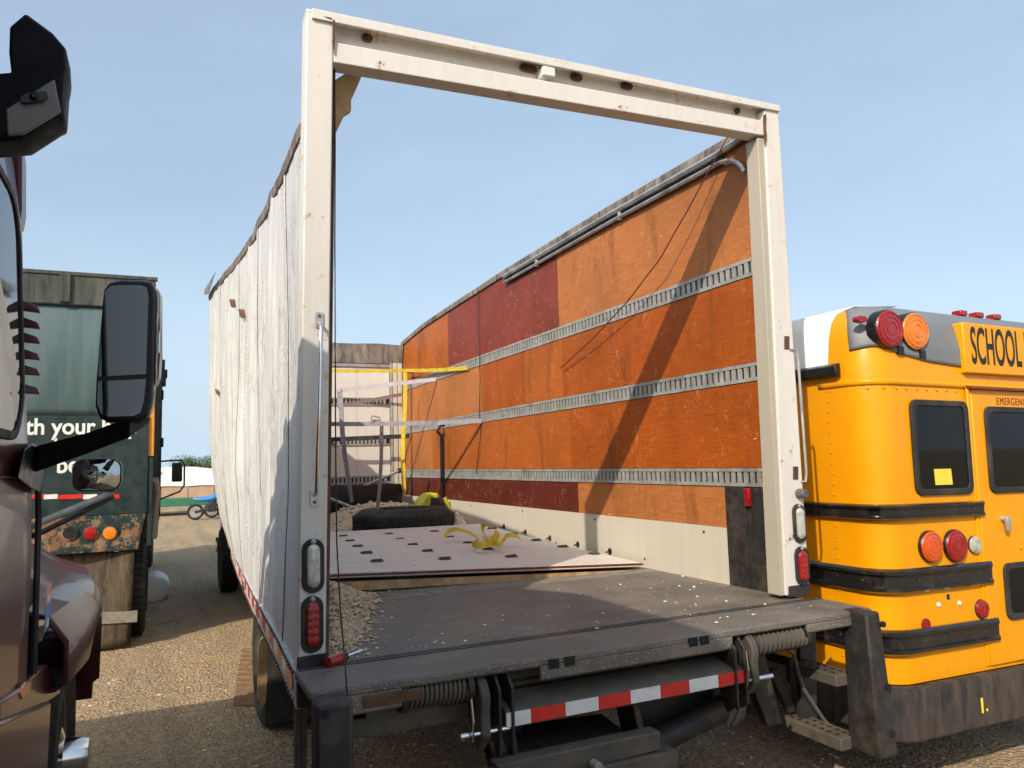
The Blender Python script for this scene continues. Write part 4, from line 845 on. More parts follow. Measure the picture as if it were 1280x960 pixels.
# white roof sheet forward of the rear band
def rf(u, v):
    z = 2.33 + (2.75 - 2.33) * v; i, j = plan(z); return (BX + i - .004 + 0 * u, .30 + 8.6 * u, z + .003)
MB().grid(rf, 6, 14).build('roof', 'bus_white', BUS, smooth=True, solid=.004)
MB().grid(lambda u, v: (BX + .61 + (BW - 1.22) * u, .75 + 8.2 * v, 2.756 + .03 * math.sin(math.pi * u)), 12, 4).build('roof_crown', 'bus_white', BUS, smooth=True, solid=.004)
MB().prism([(BX - .012, .20, 2.275), (BX - .055, .20, 2.285), (BX - .055, .20, 2.335), (BX - .012, .20, 2.355)], (0, 8.6, 0)).build('drip_rail', 'black_plastic', BUS, bevel=.006)
# grey rear cap: hugs the rounded corner, wavy lower edge
def perim(s):
    """distance along the rear outline from the left side, plus outline point builder"""
    return s
def cap_pt(s, z, ext):
    i, j = plan(z); x0, x1 = BX + i - ext, BX + BW - i + ext; y0 = YB + j - ext; q = RAD * math.pi / 2; w = x1 - x0 - 2 * RAD
    if s < 0: return V(x0, y0 + RAD - s, z)
    if s < q: a_ = math.pi + s / RAD; return V(x0 + RAD + RAD * math.cos(a_), y0 + RAD + RAD * math.sin(a_), z)
    if s < q + w: return V(x0 + RAD + s - q, y0, z)
    a_ = 1.5 * math.pi + min((s - q - w) / RAD, math.pi / 2); return V(x1 - RAD + RAD * math.cos(a_), y0 + RAD + RAD * math.sin(a_), z)
q_ = RAD * math.pi / 2
def s_at(x, y): p = B(x, y); return q_ + p[0] - BX - RAD
zc = [B(1072, 432)[2], B(1100, 430)[2], B(1130, 442)[2], B(1165, 452)[2], B(1203, 458)[2]]
sc_ = [.05, s_at(1100, 430), s_at(1130, 442), s_at(1165, 450), s_at(1203, 458)]
SMID = q_ + (BW - 2 * RAD) / 2
def zlow(s):
    s = s if s <= SMID else 2 * SMID - s
    return float(np.interp(s, sc_, zc))
def cap(u, v):
    s = .04 + (2 * SMID - .08) * u; z = zlow(s) + (2.745 - zlow(s)) * v
    return cap_pt(s, z, .007 + .010 * math.sin(math.pi * min(1, v * 1.05)))
CAP = MB().grid(cap, 70, 18).build('rear_cap', 'cap_grey', BUS, smooth=True, solid=.006)
def disc_lamp(x, y, r, m, nm, par, depth=.03, bez='black_plastic', yy=None, dome=.018):
    c = B(x, y); c[1] = (plan(c[2])[1] + YB if yy is None else yy); L = MB().lathe([(r * 1.04, .0), (r * 1.04, depth), (r * 1.0, depth + .004)], c + V(0, .02, 0), (0, -1, 0), 28).build(nm, bez, par, smooth=True)
    MB().lathe([(r, depth + .0045), (r * .96, depth + dome * .55), (r * .75, depth + dome * .85), (r * .4, depth + dome), (.001, depth + dome * 1.02)], c + V(0, .02, 0), (0, -1, 0), 28).build('lens', m, L, smooth=True)
    for k in (.35, .62, .86): MB().tube([c + V(r * k * math.cos(t), .018 - depth - dome * (1.0 - .35 * k * k), r * k * math.sin(t)) for t in np.linspace(0, 6.283, 25)[:-1]], r * .022, 5, closed=True).build('lens_ring', m, L, smooth=True)
    return L
# warning lamps under a moulded hood
for x, y, m_ in ((1113, 411, 'lamp_red'), (1145, 414, 'lamp_amber')): disc_lamp(x, y, .108, m_, 'warning_lamp', CAP, .062)
c = B(1086, 397); MB().prism([(c[0] + p, plan(c[2])[1] + .02, c[2] + q) for p, q in oval(0, 0, .075, .035)], (0, -.04, 0)).build('marker_lamp', 'lamp_red', CAP, bevel=.006)
for x in (1236, 1257, 1279):
    c = B(x, 383 + (x - 1236) * .14); c[2] = 2.70; MB().box(c[0] - .035, c[0] + .035, plan(2.70)[1] - .035, plan(2.70)[1] + .03, 2.70, 2.735).build('marker_lamp', 'lamp_red', CAP, bevel=.008)
for x in (1128, 1155): c = B(x, 438 + (x - 1128) * .2); MB().box(c[0] - .022, c[0] + .022, plan(c[2])[1] - .022, plan(c[2])[1] + .02, c[2] - .02, c[2] + .025).build('drain_slot', 'black_plastic', CAP)
# SCHOOL BUS board
bl, bt = B(1200, 403), B(1203, 466); zt_s, zb_s = bl[2], bt[2]; x0s = bl[0]; x1s = BX + BW - (x0s - BX)
ys0 = -.015
SB = MB().prism([(x0s, YB + .11, zb_s), (x1s, YB + .11, zb_s), (x1s, YB + .11, zt_s), (x0s, YB + .11, zt_s)], (0, -.125, 0)).build('sign_board', 'bus_yellow', BUS, bevel=.008)
tp, tb = B(1207, 409), B(1213, 453)
text('lettering', 'SCHOOL BUS', .315, (tp[0] + .01, ys0 - .0005, tb[2] - .005), (1, 0, 0), (0, 0, 1), 'sign_black', SB, .375, .004)
# corner moulding band between cap and windows, seam with rivets
zs1 = B(1150, 478)[2]
MB().grid(lambda u, v: cap_pt(-.2 + (2 * SMID + .4) * u, zs1 + .035 * (v - .5), .004), 60, 2).build('belt_moulding', 'bus_yellow', BUS, smooth=True, solid=.005)
rv = MB()
for k in range(30):
    p = cap_pt(.12 + k * .085, zs1 - .038, .001); rv.lathe([(.007, 0), (.006, .004), (.002, .006)], p, (0, -1, 0) if k > 1 else (-.7, -.7, 0), 6)
rv.build('rivet_row', 'bus_yellow', BUS)['kind'] = 'stuff'
# windows
def window(x0, y0, x1, y1, nm, par, r=.05, cut=.035):
    a0, b0 = B(x0, y0), B(x1, y1); cx, cz = (a0[0] + b0[0]) / 2, (a0[2] + b0[2]) / 2; w, h = abs(b0[0] - a0[0]), abs(a0[2] - b0[2])
    Wd = frame_mb(oval(cx, cz, w, h, 6, r), oval(cx, cz, w - 2 * cut, h - 2 * cut, 6, r * .7), lambda p, q: (p, YB - .014, q), (0, .020, 0)).build(nm, 'rubber', par, bevel=.005)
    MB().prism([(p, YB - .005, q) for p, q in oval(cx, cz, w - 1.6 * cut, h - 1.6 * cut, 6, r * .7)], (0, .004, 0)).build('pane', 'glass_dark', Wd)
    return Wd
ZW0, ZW1 = B(1135, 498), B(1217, 618)
w1 = window(1136, 499, 1216, 617, 'rear_window', BUS)
# paper sheet held behind/against the glass
c = B(1178, 596); pp = MB().prism([(c[0] - .07, YB - .0065, c[2] - .045), (c[0] + .075, YB - .0065, c[2] - .045), (c[0] + .07, YB - .0065, c[2] + .045), (c[0] - .075, YB - .0065, c[2] + .045)], (0, .001, 0)).build('paper_sheet', 'paper_yellow', w1)
# emergency door
xd0 = B(1212, 500)[0]; xd1 = BX + BW - (xd0 - BX); zd0, zd1 = B(1240, 815)[2], B(1215, 484)[2]
DR = MB().box(xd0, xd1, YB - .012, YB + .01, .62, zd1 - .01).build('emergency_door', 'bus_yellow', BUS, bevel=.008)
MB().box(xd0 - .03, xd0 - .004, YB - .009, YB + .006, .62, zd1).build('door_frame', 'bus_yellow', DR, bevel=.006)
MB().prism([(xd0 - .03, YB - .002, zd1 + .008), (xd0 - .03, YB - .04, zd1 - .008), (xd0 - .03, YB - .04, zd1 - .014), (xd0 - .03, YB - .002, zd1 - .010)], (xd1 - xd0 + .06, 0, 0)).build('drip_edge', 'decal_brown', DR)
e = B(1243, 505); text('lettering', 'EMERGENCY DOOR', .062, (e[0], YB - .0125, e[2] - .004), (1, 0, 0), (0, 0, 1), 'decal_brown', DR, .80, .0, space=1.2)
def dwin(x0, y0, y1, nm):
    a0, b0 = B(x0, y0), B(x0, y1); x1 = BX + BW - (a0[0] - BX); cx, cz = (a0[0] + x1) / 2, (a0[2] + b0[2]) / 2; w, h = x1 - a0[0], abs(a0[2] - b0[2])
    Wd = frame_mb(oval(cx, cz, w, h, 6, .05), oval(cx, cz, w - .07, h - .07, 6, .035), lambda p, q: (p, YB - .026, q), (0, .018, 0)).build(nm, 'rubber', DR, bevel=.005)
    MB().prism([(p, YB - .016, q) for p, q in oval(cx, cz, w - .06, h - .06, 6, .035)], (0, .003, 0)).build('pane', 'glass_dark', Wd)
dwin(1226, 508, 617, 'door_window'); dwin(1250, 704, 776, 'door_window')
c = B(1250, 652)
hn = MB().prism([(c[0] - .016, YB - .055, c[2] + .03), (c[0] + .022, YB - .055, c[2] + .03), (c[0] + .024, YB - .05, c[2] - .05), (c[0] - .004, YB - .05, c[2] - .055)], (0, .02, 0)).build('door_handle', 'galv', DR, bevel=.004)
MB().cyl((c[0], YB - .012, c[2] + .018), (c[0], YB - .036, c[2] + .018), .016, 12).build('spindle', 'galv', hn)
for x, y in ((1273, 684), (1273, 822)): c = B(x, y); MB().lathe([(.012, 0), (.010, .006), (.003, .008)], c + V(0, -.0125, 0), (0, -1, 0), 10).build('bolt', 'bus_yellow', DR)
# rub rails: a W section wrapped round the corner and along the side
def rail(zc, hh, s1):
    prof = [(0, -hh), (.016, -hh), (.030, -hh * .8), (.030, -hh * .55), (.012, -hh * .42), (.012, hh * .42), (.030, hh * .55), (.030, hh * .8), (.016, hh), (0, hh)]
    secs = [[cap_pt(s, zc, .001 + d) + V(0, 0, z) for d, z in prof] for s in list(np.linspace(-8.5, -.4, 8)) + list(np.linspace(-.05, q_ + .04, 14)) + list(np.linspace(q_ + .1, s1, 6))]
    for k in range(len(secs)):
        for i in range(len(secs[k])): secs[k][i][2] = zc + prof[i][1]
    R_ = MB().loft(secs).build('rub_rail', 'rail_black', BUS, smooth=True)
    for s in np.arange(-1.0, s1, .17):
        for dz in (0,): p = cap_pt(s, zc, .0125); MB().lathe([(.008, 0), (.006, .004), (.002, .005)], V(p[0], p[1], zc + dz), (0, -1, 0) if s > q_ * .6 else (-1, 0, 0), 8).build('rivet', 'black_steel', R_)
t = NT('rail_black'); t.set(Base_Color=t.mix(t.ramp(t.noise(8, 8, .7), [(.52, 0), (.7, .6)]), (.010, .010, .011), (.055, .045, .035)), Roughness=.16, Coat_Weight=.3)
for (xa, ya, yb), s1x in (((1150, 629, 649), 1229), ((1150, 709, 740), 1239), ((1150, 785, 817), 1248)):
    zt2, zb2 = B(xa, ya)[2], B(xa, yb)[2]; rail((zt2 + zb2) / 2, (zt2 - zb2) / 2, s_at(s1x, ya))
# lower side lamps
disc_lamp(1161, 683, .085, 'lamp_orange', 'indicator_lamp', BUS, .036, yy=YB); disc_lamp(1192, 682, .088, 'lamp_red', 'brake_lamp', BUS, .036, yy=YB)
disc_lamp(1217, 681, .050, 'lamp_clear', 'reversing_lamp', BUS, .025, 'rubber', yy=YB); disc_lamp(1226, 761, .052, 'lamp_red', 'tail_lamp', BUS, .025, 'rubber', yy=YB)
disc_lamp(1157, 781, .034, 'lamp_red', 'reflector', BUS, .022, 'lamp_red', YB, .006)
for x, y in ((1173, 756), (1199, 754)): MB().lathe([(.014, 0), (.012, .008), (.004, .011)], B(x, y), (0, -1, 0), 10).build('plate_bolt', 'bus_white', BUS)
c = B(1185, 746); MB().box(c[0] - .010, c[0] + .010, YB - .003, YB + .002, c[2] - .014, c[2] + .014).build('bolt_hole', 'dark_void', BUS)
# body seams
rv = MB()
for s in (-.14, -.50):
    for k in range(26): rv.lathe([(.006, 0), (.005, .003), (.002, .0045)], cap_pt(s, .70 + .06 * k, .003), (-1, 0, 0), 6)
rv.build('rivet_row', 'bus_yellow', BUS)['kind'] = 'stuff'
for s in (-.55,): MB().grid(lambda u, v: cap_pt(s + .012 * v, .65 + 1.6 * u, .003), 10, 1).build('panel_lap', 'bus_yellow', BUS, solid=.003)
# bumper
zt_b, zb_b = B(1160, 852)[2], B(1160, 918)[2]
MB().loft([[cap_pt(s, 1.0, e_) * V(1, 1, 0) + V(0, 0, z) for e_, z in ((.004, zb_b + .01), (.06, zb_b), (.068, zb_b + .01), (.068, zt_b - .015), (.060, zt_b), (.004, zt_b))] for s in list(np.linspace(-.55, -.05, 4)) + list(np.linspace(0, q_, 12)) + list(np.linspace(q_ + .05, 2 * SMID - q_, 8)) + list(np.linspace(2 * SMID - q_ + .01, 2 * SMID, 8))]).build('rear_bumper', 'bumper_black', BUS, smooth=True, bevel=.006)
e = B(1210, 889); text('number', '1', .105, (e[0], YB - .0685, e[2] + .01), (1, 0, 0), (0, 0, 1), 'paper_yellow', BUS, .9, .004); MB().prism([(e[0] + p, YB - .0685, e[2] + q) for p, q in oval(.062, .018, .014, .016, 3)], (0, -.0015, 0)).build('number_dot', 'paper_yellow', BUS)
# underside, wheels and interior
MB().box(BX + .35, BX + BW - .35, .1, 8.8, .42, .60).build('chassis_frame', 'black_steel', BUS); MB().box(BX + .12, BX + .5, .15, .9, .38, .62).build('exhaust_box', 'black_steel', BUS, bevel=.03)
for cx, f in ((BX + .16, -1), (BX + .42, 1), (BX + BW - .42, -1), (BX + BW - .16, 1)): wheel(cx, 2.6, .47, .25, f, BUS)
for cx, f in ((BX + .2, -1), (BX + BW - .2, 1)): wheel(cx, 7.6, .47, .25, f, BUS)
c = hit(1040, 870, 'X', BX - .01); MB().lathe([(.03, 0), (.035, .02), (.02, .05)], c, (-1, 0, 0), 12).build('tow_hook', 'galv', BUS, smooth=True)
BUS.rotation_euler = (0, BR, 0)
# ================================================================ green refuse truck
YG = 6.2; GXR = -.60; GXL = -3.05
GT = thing('refuse_truck', 'dark green refuse truck with white slogan and rusty lamp panel, seen from behind', 'truck', ((GXR + GXL) / 2, YG + 4, 0))
def G(x, y, yp=YG): return hit(x, y, 'Y', yp)
zt_g = G(198, 350)[2]; zr_g = G(195, 388)[2]; zp = G(60, 640)[2]; zq = G(180, 686)[2]
gb = MB().box(GXL, GXR, YG + .02, 12.2, 1.30, zt_g - .05).build('hopper_body', 'gt_green', GT, bevel=.02)
tg = MB().grid(lambda u, v: (GXL + .05 + (GXR - GXL - .10) * u, YG - .02 - .07 * math.sin(math.pi * v) ** .7, 2.45 + (zr_g - 2.45) * v), 10, 16).build('tailgate_bulge', 'gt_teal', GT, smooth=True, solid=.01, label='faded teal upper tailgate panel')
MB().box(GXL + .03, GXR - .02, YG - .03, YG + .02, 1.40, 2.45).build('tailgate_panel', 'gt_green', GT, bevel=.01)
tr_ = MB().box(GXL, GXR + .02, YG - .07, YG + .25, zr_g, zt_g).build('top_rail', 'gt_top', GT, bevel=.012)
MB().box(GXL, GXR + .04, YG - .085, YG - .03, zt_g - .03, zt_g + .01).build('rail_lip', 'gt_top', tr_, bevel=.006)
c = G(83, 352); MB().box(c[0] - .05, c[0] + .05, YG - .105, YG - .07, zr_g + .02, zt_g - .02).build('rail_lug', 'gt_top', tr_, bevel=.008)
# slogan lettering
for s_, x, y, sz, nm in (('th your help', 31.5, 543, .232, 'lettering'), ('d', 57, 568, .232, 'lettering'), ('be', 70, 591, .232, 'lettering')):
    p = G(x, y, YG - .035); text(nm, s_, sz * 1.02, (p[0], YG - .0325, p[2]), (1, 0, 0), (0, 0, 1), 'decal_white', GT, .88, .005)
xs = (20, 55, 73, 104, 122, 150)
for k in range(5):
    a0, b0 = G(xs[k], 624), G(xs[k + 1], 616); MB().box(a0[0] + .002, b0[0] - .002, YG - .034, YG - .0302, a0[2], b0[2] - .012).build('reflective_tape', 'red_tape' if k % 2 == 0 else 'white_tape', GT)
# rusty lamp panel
lpn = MB().prism([(GXL + .1, YG - .05, zq), (GXR - .10, YG - .05, zq), (GXR - .02, YG - .02, zp), (GXL + .1, YG - .02, zp)], (0, .08, 0)).build('lamp_panel', 'gt_rusty', GT, bevel=.008)
for x, m_, dxx in ((87, 'dark_void', 0), (113, 'lamp_red', 0), (137.5, 'lamp_amber', 0)):
    c = G(x, 666.5, YG - .05); L = MB().lathe([(.078, 0), (.078, .010), (.066, .012)], (c[0], YG - .046, c[2]), (0, -1, 0), 24).build('lamp_bezel', 'gt_rusty', GT, smooth=True)
    MB().lathe([(.065, .0125), (.058, .022), (.03, .028), (.001, .029)] if m_ != 'dark_void' else [(.062, .0125), (.001, .0127)], (c[0], YG - .046, c[2]), (0, -1, 0), 24).build('lens' if m_ != 'dark_void' else 'empty_socket', m_, L, smooth=True)
# flaps, timber bar and lower apron
MB().grid(lambda u, v: (G(60, 690)[0] + (G(168, 690)[0] - G(60, 690)[0]) * u - .02 * v, YG + .03 + .05 * math.sin(4 * u + 2 * v), zq - .01 + (G(140, 808)[2] - zq) * v), 14, 14).build('mud_flap', 'flap_canvas', GT, smooth=True, solid=.008)
MB().prism([(G(60, 772)[0], YG - .04, G(60, 784)[2]), (G(172, 772)[0], YG - .04, G(172, 777)[2]), (G(172, 772)[0], YG - .04, G(172, 763)[2]), (G(60, 772)[0], YG - .04, G(60, 768)[2])], (0, .06, 0)).build('timber_bar', 'grey_wood', GT, bevel=.006)
# right flank: posts, brackets and wheels
MB().box(GXR - .05, GXR + .035, YG + .0, YG + .10, G(194, 570)[2], G(194, 432)[2]).build('corner_plate', 'gt_orange', GT, bevel=.006)
MB().box(GXR - .02, GXR + .03, YG - .01, YG + .10, 1.05, G(194, 572)[2]).build('corner_plate', 'gt_green', GT, bevel=.006)
MB().box(GXR - .03, GXR + .02, YG + .0, YG + .13, G(196, 430)[2], zr_g).build('corner_plate', 'bulk_white', GT, bevel=.006)
for y0, y1, z0, z1, w in ((6.6, 6.75, 1.3, 3.5, .06), (7.3, 7.38, 1.2, 3.3, .07), (8.1, 8.2, 1.2, 3.35, .08), (9.0, 9.1, 1.1, 3.3, .08), (10.0, 10.1, 1.1, 3.4, .09), (11.0, 11.1, 1.1, 3.4, .10)): MB().box(GXR, GXR + w, y0, y1, z0, z1).build('body_rib', 'black_steel', GT, bevel=.006)
for y, z, s_ in ((7.5, 3.15, .05), (8.6, 3.25, .08), (9.4, 2.9, .07), (10.4, 3.2, .10), (7.9, 1.9, .05), (9.6, 2.2, .08), (6.3, 3.42, .03), (10.8, 3.38, .12), (8.4, 2.55, .05)):
    MB().box(GXR, GXR + .05 + s_, y, y + .12, z, z + .14).build('side_bracket', 'black_steel', GT, bevel=.01)
MB().box(GXR - .10, GXR + .08, 7.2, 11.5, 1.05, 1.28).build('side_rail', 'black_steel', GT, bevel=.01)
MB().tube([(GXR + .05, 6.35, 1.75), (GXR + .07, 6.5, 1.6), (GXR + .05, 6.55, 1.35), (GXR + .04, 6.5, 1.1)], .04, 8).build('hydraulic_hose', 'grey_wood', GT, smooth=True)
for cx in (GXR - .17, GXL + .17):
    for cy in (6.95, 8.25): wheel(cx, cy, .53, .28, 1 if cx > -1.5 else -1, GT)
    wheel(cx, 13.6, .53, .30, 1 if cx > -1.5 else -1, GT)
MB().box(GXL + .5, GXR - .5, 6.5, 14.6, .70, 1.0).build('chassis_frame', 'black_steel', GT)
MB().loft([[(x, y, z) for x, y in oval((GXL + GXR) / 2, 13.5, 2.36, 2.0, 4, .2)] for z in (.75, 1.6, 2.9, 3.05)]).build('cab', 'gt_green', GT, smooth=True)
MB().box(GXR - .06, GXR - .03, 13.2, 14.0, 1.75, 2.6).build('side_window', 'glass_dark', GT, bevel=.01)
# the white tank end sticking out below the body
c = G(195, 738, 8.9); c = V(GXR - .02, 9.3, .60); c = hit(194, 738, 'Y', 9.2)
tk = MB().lathe([(.001, 0), (.10, .006), (.16, .03), (.185, .07), (.19, .12), (.19, .7)], c, (0, 1, 0), 28).build('air_tank', 'bus_white', GT, smooth=True, label='white round tank end sticking out behind the wheels')
# cab mirror on its hoop
mh = hit(222, 590, 'Y', 14.2); 
MB().box(mh[0] - .11, mh[0] + .09, 14.17, 14.26, mh[2] - .20, mh[2] + .19).build('door_mirror', 'black_plastic', GT, bevel=.03)
MB().prism([(mh[0] + p - .01, 14.168, mh[2] + q) for p, q in oval(0, -.005, .165, .33, 4, .03)], (0, -.004, 0)).build('mirror_pane', 'glass_dark', GT)
e0 = V(GXR - .05, 14.25, mh[2] + .22)
MB().tube([e0, V(mh[0] - .1, 14.28, mh[2] + .24), V(mh[0] + .08, 14.28, mh[2] + .24), V(mh[0] + .13, 14.28, mh[2] + .15), V(mh[0] + .13, 14.28, mh[2] - .28), V(mh[0] + .05, 14.28, mh[2] - .40), V(GXR - .05, 14.25, mh[2] - .60)], .018, 8).build('mirror_hoop', 'black_steel', GT, smooth=True)

# ================================================================ maroon tractor unit on the left
XS = -.865; XC = -2.08
TU = thing('tractor_unit', 'maroon tractor unit with black door mirror and small bonnet mirror', 'truck', (XC, -.8, 0))
def K(x, y, X=XS): return hit(x, y, 'X', X)
def cab_sec(z, yA, yF, xo, n=10):
    """plan outline: straight side back to the sleeper, rounded A-pillar, bowed windscreen"""
    pts = [(xo, -5.2), (xo, -3.0), (xo, yA - .5), (xo, yA - .2)]
    for k in range(n + 1):
        a_ = math.pi / 2 * k / n; pts.append((XC + (xo - XC) * math.cos(a_) ** .45 if k < n else XC, yA + (yF - yA) * math.sin(a_) ** 1.0))
    pts += [(2 * XC - x, y) for x, y in reversed(pts[:-1])]
    return [(x, y, z) for x, y in pts]
secs = [cab_sec(.62, .02, .30, XS - .03), cab_sec(1.0, .04, .32, XS), cab_sec(1.55, .06, .34, XS), cab_sec(1.78, .02, .34, XS), cab_sec(1.95, -.10, .26, XS), cab_sec(2.20, -.14, .16, XS - .01), cab_sec(2.60, -.17, .02, XS - .025), cab_sec(2.82, -.20, -.08, XS - .05), cab_sec(2.95, -.30, -.15, XS - .08), cab_sec(3.25, -.9, -.55, XS - .14), cab_sec(3.55, -1.6, -1.2, XS - .22), cab_sec(3.62, -2.0, -1.6, XS - .4)]
CABP = MB().loft(secs).build('cab_shell', 'maroon', TU, smooth=True)
# side window with black seal, sitting in the door
wz0, wz1 = 1.97, 2.66; wy1 = -.275; wy0 = -1.05; ww, wh = wy1 - wy0, wz1 - wz0
def wpt(p, q, d): return (XS + d - (.025 * max(0, (q - 2.2)) / .4), p, q)
ol, il = oval((wy0 + wy1) / 2, (wz0 + wz1) / 2, ww + .05, wh + .05, 6, .16), oval((wy0 + wy1) / 2, (wz0 + wz1) / 2, ww, wh, 6, .14)
SW = frame_mb(ol, il, lambda p, q: wpt(p, q, .010), (-.012, 0, 0)).build('window_seal', 'rubber', CABP, bevel=.003)
MB().prism([wpt(p, q, .0045) for p, q in oval((wy0 + wy1) / 2, (wz0 + wz1) / 2, ww + .02, wh + .02, 6, .14)], (-.006, 0, 0)).build('side_glass', 'glass_dark', CABP)
# windscreen
MB().grid(lambda u, v: V(*[np.interp(u, [0, .5, 1], [XS - .12, XC, 2 * XC - XS + .12]), .0 + np.interp(v, [0, 1], [.185, -.015]) - .14 * abs(2 * u - 1) ** 3 + .045, 2.02 + .72 * v]), 16, 6).build('windscreen', 'glass_dark', CABP, smooth=True, solid=.008)
# door shut lines and lower reflector panel
for y in (-.0,): MB().tube([(XS + .002, .185, 1.05), (XS + .001, .19, 1.45), (XS + .001, .185, 1.70), (XS - .0, .16, 1.80)], .011, 6).build('door_seam', 'rubber', CABP)
MB().tube([(XS - .0, .16, 1.80), (XS + .002, -.2, 1.84), (XS + .002, -1.0, 1.85)], .004, 6).build('belt_crease', 'maroon', CABP)
for pts, m_, nm in (([(57.5, 730), (64, 727), (63, 752), (57, 757)], 'sticker_red', 'sticker'), ([(57, 759), (63, 756), (62, 783), (55, 788)], 'sticker_blue', 'sticker')):
    q4 = [K(x, y, XS + .004) for x, y in pts]; st_ = MB().prism(q4, (.0015, 0, 0)).build(nm, m_, CABP)
    cc = sum(q4) / 4; MB().prism([cc + (p - cc) * V(1, .55, .35) + V(.0017, 0, -.02) for p in q4], (.001, 0, 0)).build('sticker_print', 'decal_white', st_)
# vortex fins on the A-pillar
for y in (381, 402, 421, 442, 462, 486):
    p = K(24, y, XS - .01); MB().prism([p + V(-.012, .0, -.012), p + V(.048, .05, -.010), p + V(.040, .05, .010), p + V(-.008, .0, .022)], (0, .03, .0)).build('air_fin', 'maroon', CABP, bevel=.003)
# roof-edge deflector: black faceted housing, grey plate with a lens below it
yv = -.85
vis = MB().loft([[V(*hit(x, y, 'Y', yv)) + V(0, dy, 0) if s_ == 1 else (V(*hit(x, y, 'Y', yv)) - V(*hit(40, 85, 'Y', yv))) * s_ + V(*hit(40, 85, 'Y', yv)) + V(0, dy, 0) for x, y in ((-62, 96), (13, 90), (10, 62), (11, 30), (31, 13), (65, 38), (82, 58), (83.5, 85), (81, 95), (78, 141), (70, 144), (26, 172), (-62, 178))] for s_, dy in ((.93, 0), (1, .015), (1, .11), (.9, .16))]).build('roof_deflector', 'matte_black', TU, smooth=True, bevel=.005)
pl = MB().prism([hit(x, y, 'Y', yv - .004) for x, y in ((7, 136), (68, 98), (76, 139), (30, 167), (9, 169))], (0, .012, 0)).build('lamp_plate', 'plate_grey', vis, bevel=.004)
c = hit(43, 123, 'Y', yv - .006); ov = oval(0, 0, .056, .027, 5)
ll = MB().prism([c + V(p, 0, q + p * .35) for p, q in ov], (0, -.008, 0)).build('lamp_bezel', 'black_plastic', vis, bevel=.003); MB().lathe([(.010, 0), (.009, .004), (.004, .008)], c + V(0, -.0085, 0), (0, -1, 0), 14).build('lens', 'glass_dark', vis, smooth=True)
MB().loft([[hit(x, y, 'Y', -.15) * V(1, 0, 1) + V(0, -.15 + d, 0) for x, y in ((4, 165), (24, 168), (27, 195), (27, 262), (24, 278), (15, 290), (6, 292), (2, 230))] for d in (0, .10)]).build('visor_end', 'maroon', TU, bevel=.012)
# drop of the sun visor across the screen
MB().grid(lambda u, v: V(np.interp(u, [0, .5, 1], [XS - .06, XC, 2 * XC - XS + .06]), -.12 + .36 * v - .20 * abs(2 * u - 1) ** 2.5, 2.98 - .20 * v), 18, 3).build('sun_visor', 'maroon', TU, smooth=True, solid=.02)
# ---- door mirror: arm, housing, two panes
ar = [K(24, 585, XS + .01), K(30, 580, XS + .03)]
mc = CAM + (_f + _r * (160 - 640) / FPX - _u * (440 - 480) / FPX) * 2.30
def MP(x, y, dy=0.0):      # points on the mirror's own upright plane, turned to face the driver
    nrm = V(-.13, -1, .0); nrm /= np.linalg.norm(nrm); d = _f + _r * (x - 640) / FPX - _u * (y - 480) / FPX
    t_ = np.dot(mc - CAM, nrm) / np.dot(d, nrm); return CAM + d * t_ - nrm * dy
def outl(sc, dy, px=((128, 380), (130, 362), (137, 353), (150, 350), (178, 350), (189, 352), (193, 360), (194, 380), (192, 470), (189, 505), (184, 519), (175, 525), (135, 526), (124, 521), (119, 508), (120, 480))):
    cx, cy = sum(p[0] for p in px) / len(px), sum(p[1] for p in px) / len(px); return [MP(cx + (x - cx) * sc, cy + (y - cy) * sc, dy) for x, y in px]
HS = MB().loft([outl(.975, -.004), outl(1.0, .004), outl(1.02, .02), outl(1.0, .07), outl(.86, .10)]).build('door_mirror', 'black_plastic', TU, bevel=.004)
MB().prism([MP(x, y, -.007) for x, y in ((129, 384), (131, 366), (138, 358), (150, 357), (176, 357), (184, 360), (186, 372), (183, 468), (123.5, 471))], (0, .002, 0)).build('mirror_pane', 'mirror_glass', HS)
MB().prism([MP(x, y, -.007) for x, y in ((123, 477), (183, 474), (180, 503), (176, 516), (168, 520), (136, 521), (127, 517), (122, 505))], (0, .002, 0)).build('mirror_pane', 'mirror_glass', HS)
MB().loft([[MP(x, y, d) for x, y in ((195, 358), (199, 366), (199, 440), (197, 470), (193, 480))] + [MP(x, y, d + .012) for x, y in ((193, 480), (197, 470), (199, 440), (199, 366), (195, 358))] for d in (.02, .06)]).build('housing_trim', 'bus_white', HS)
a0 = K(30, 580, XS + .02); 
arm = MB().loft([[p + V(*o) * s_ for o in ((0, -.03, .9), (0, .03, .9), (.02, .04, 0), (0, .03, -1), (0, -.03, -1), (.0, -.045, 0))] for p, s_ in ((K(40, 575, XS - .02), .048), (K(48, 572, XS + .04), .042), ((K(48, 572, XS + .04) + MP(165, 532, .03)) / 2 + V(0, 0, -.004), .034), (MP(160, 533, .03), .032), (MP(184, 515, .05), .028))]).build('mirror_arm', 'black_plastic', TU, smooth=True)
MB().loft([[K(x, y, XS + d) for x, y in ((22, 598), (30, 562), (40, 553), (52, 562), (55, 590), (50, 616), (40, 612))] for d in (-.02, .025, .03)]).build('arm_base', 'black_plastic', arm, bevel=.008)
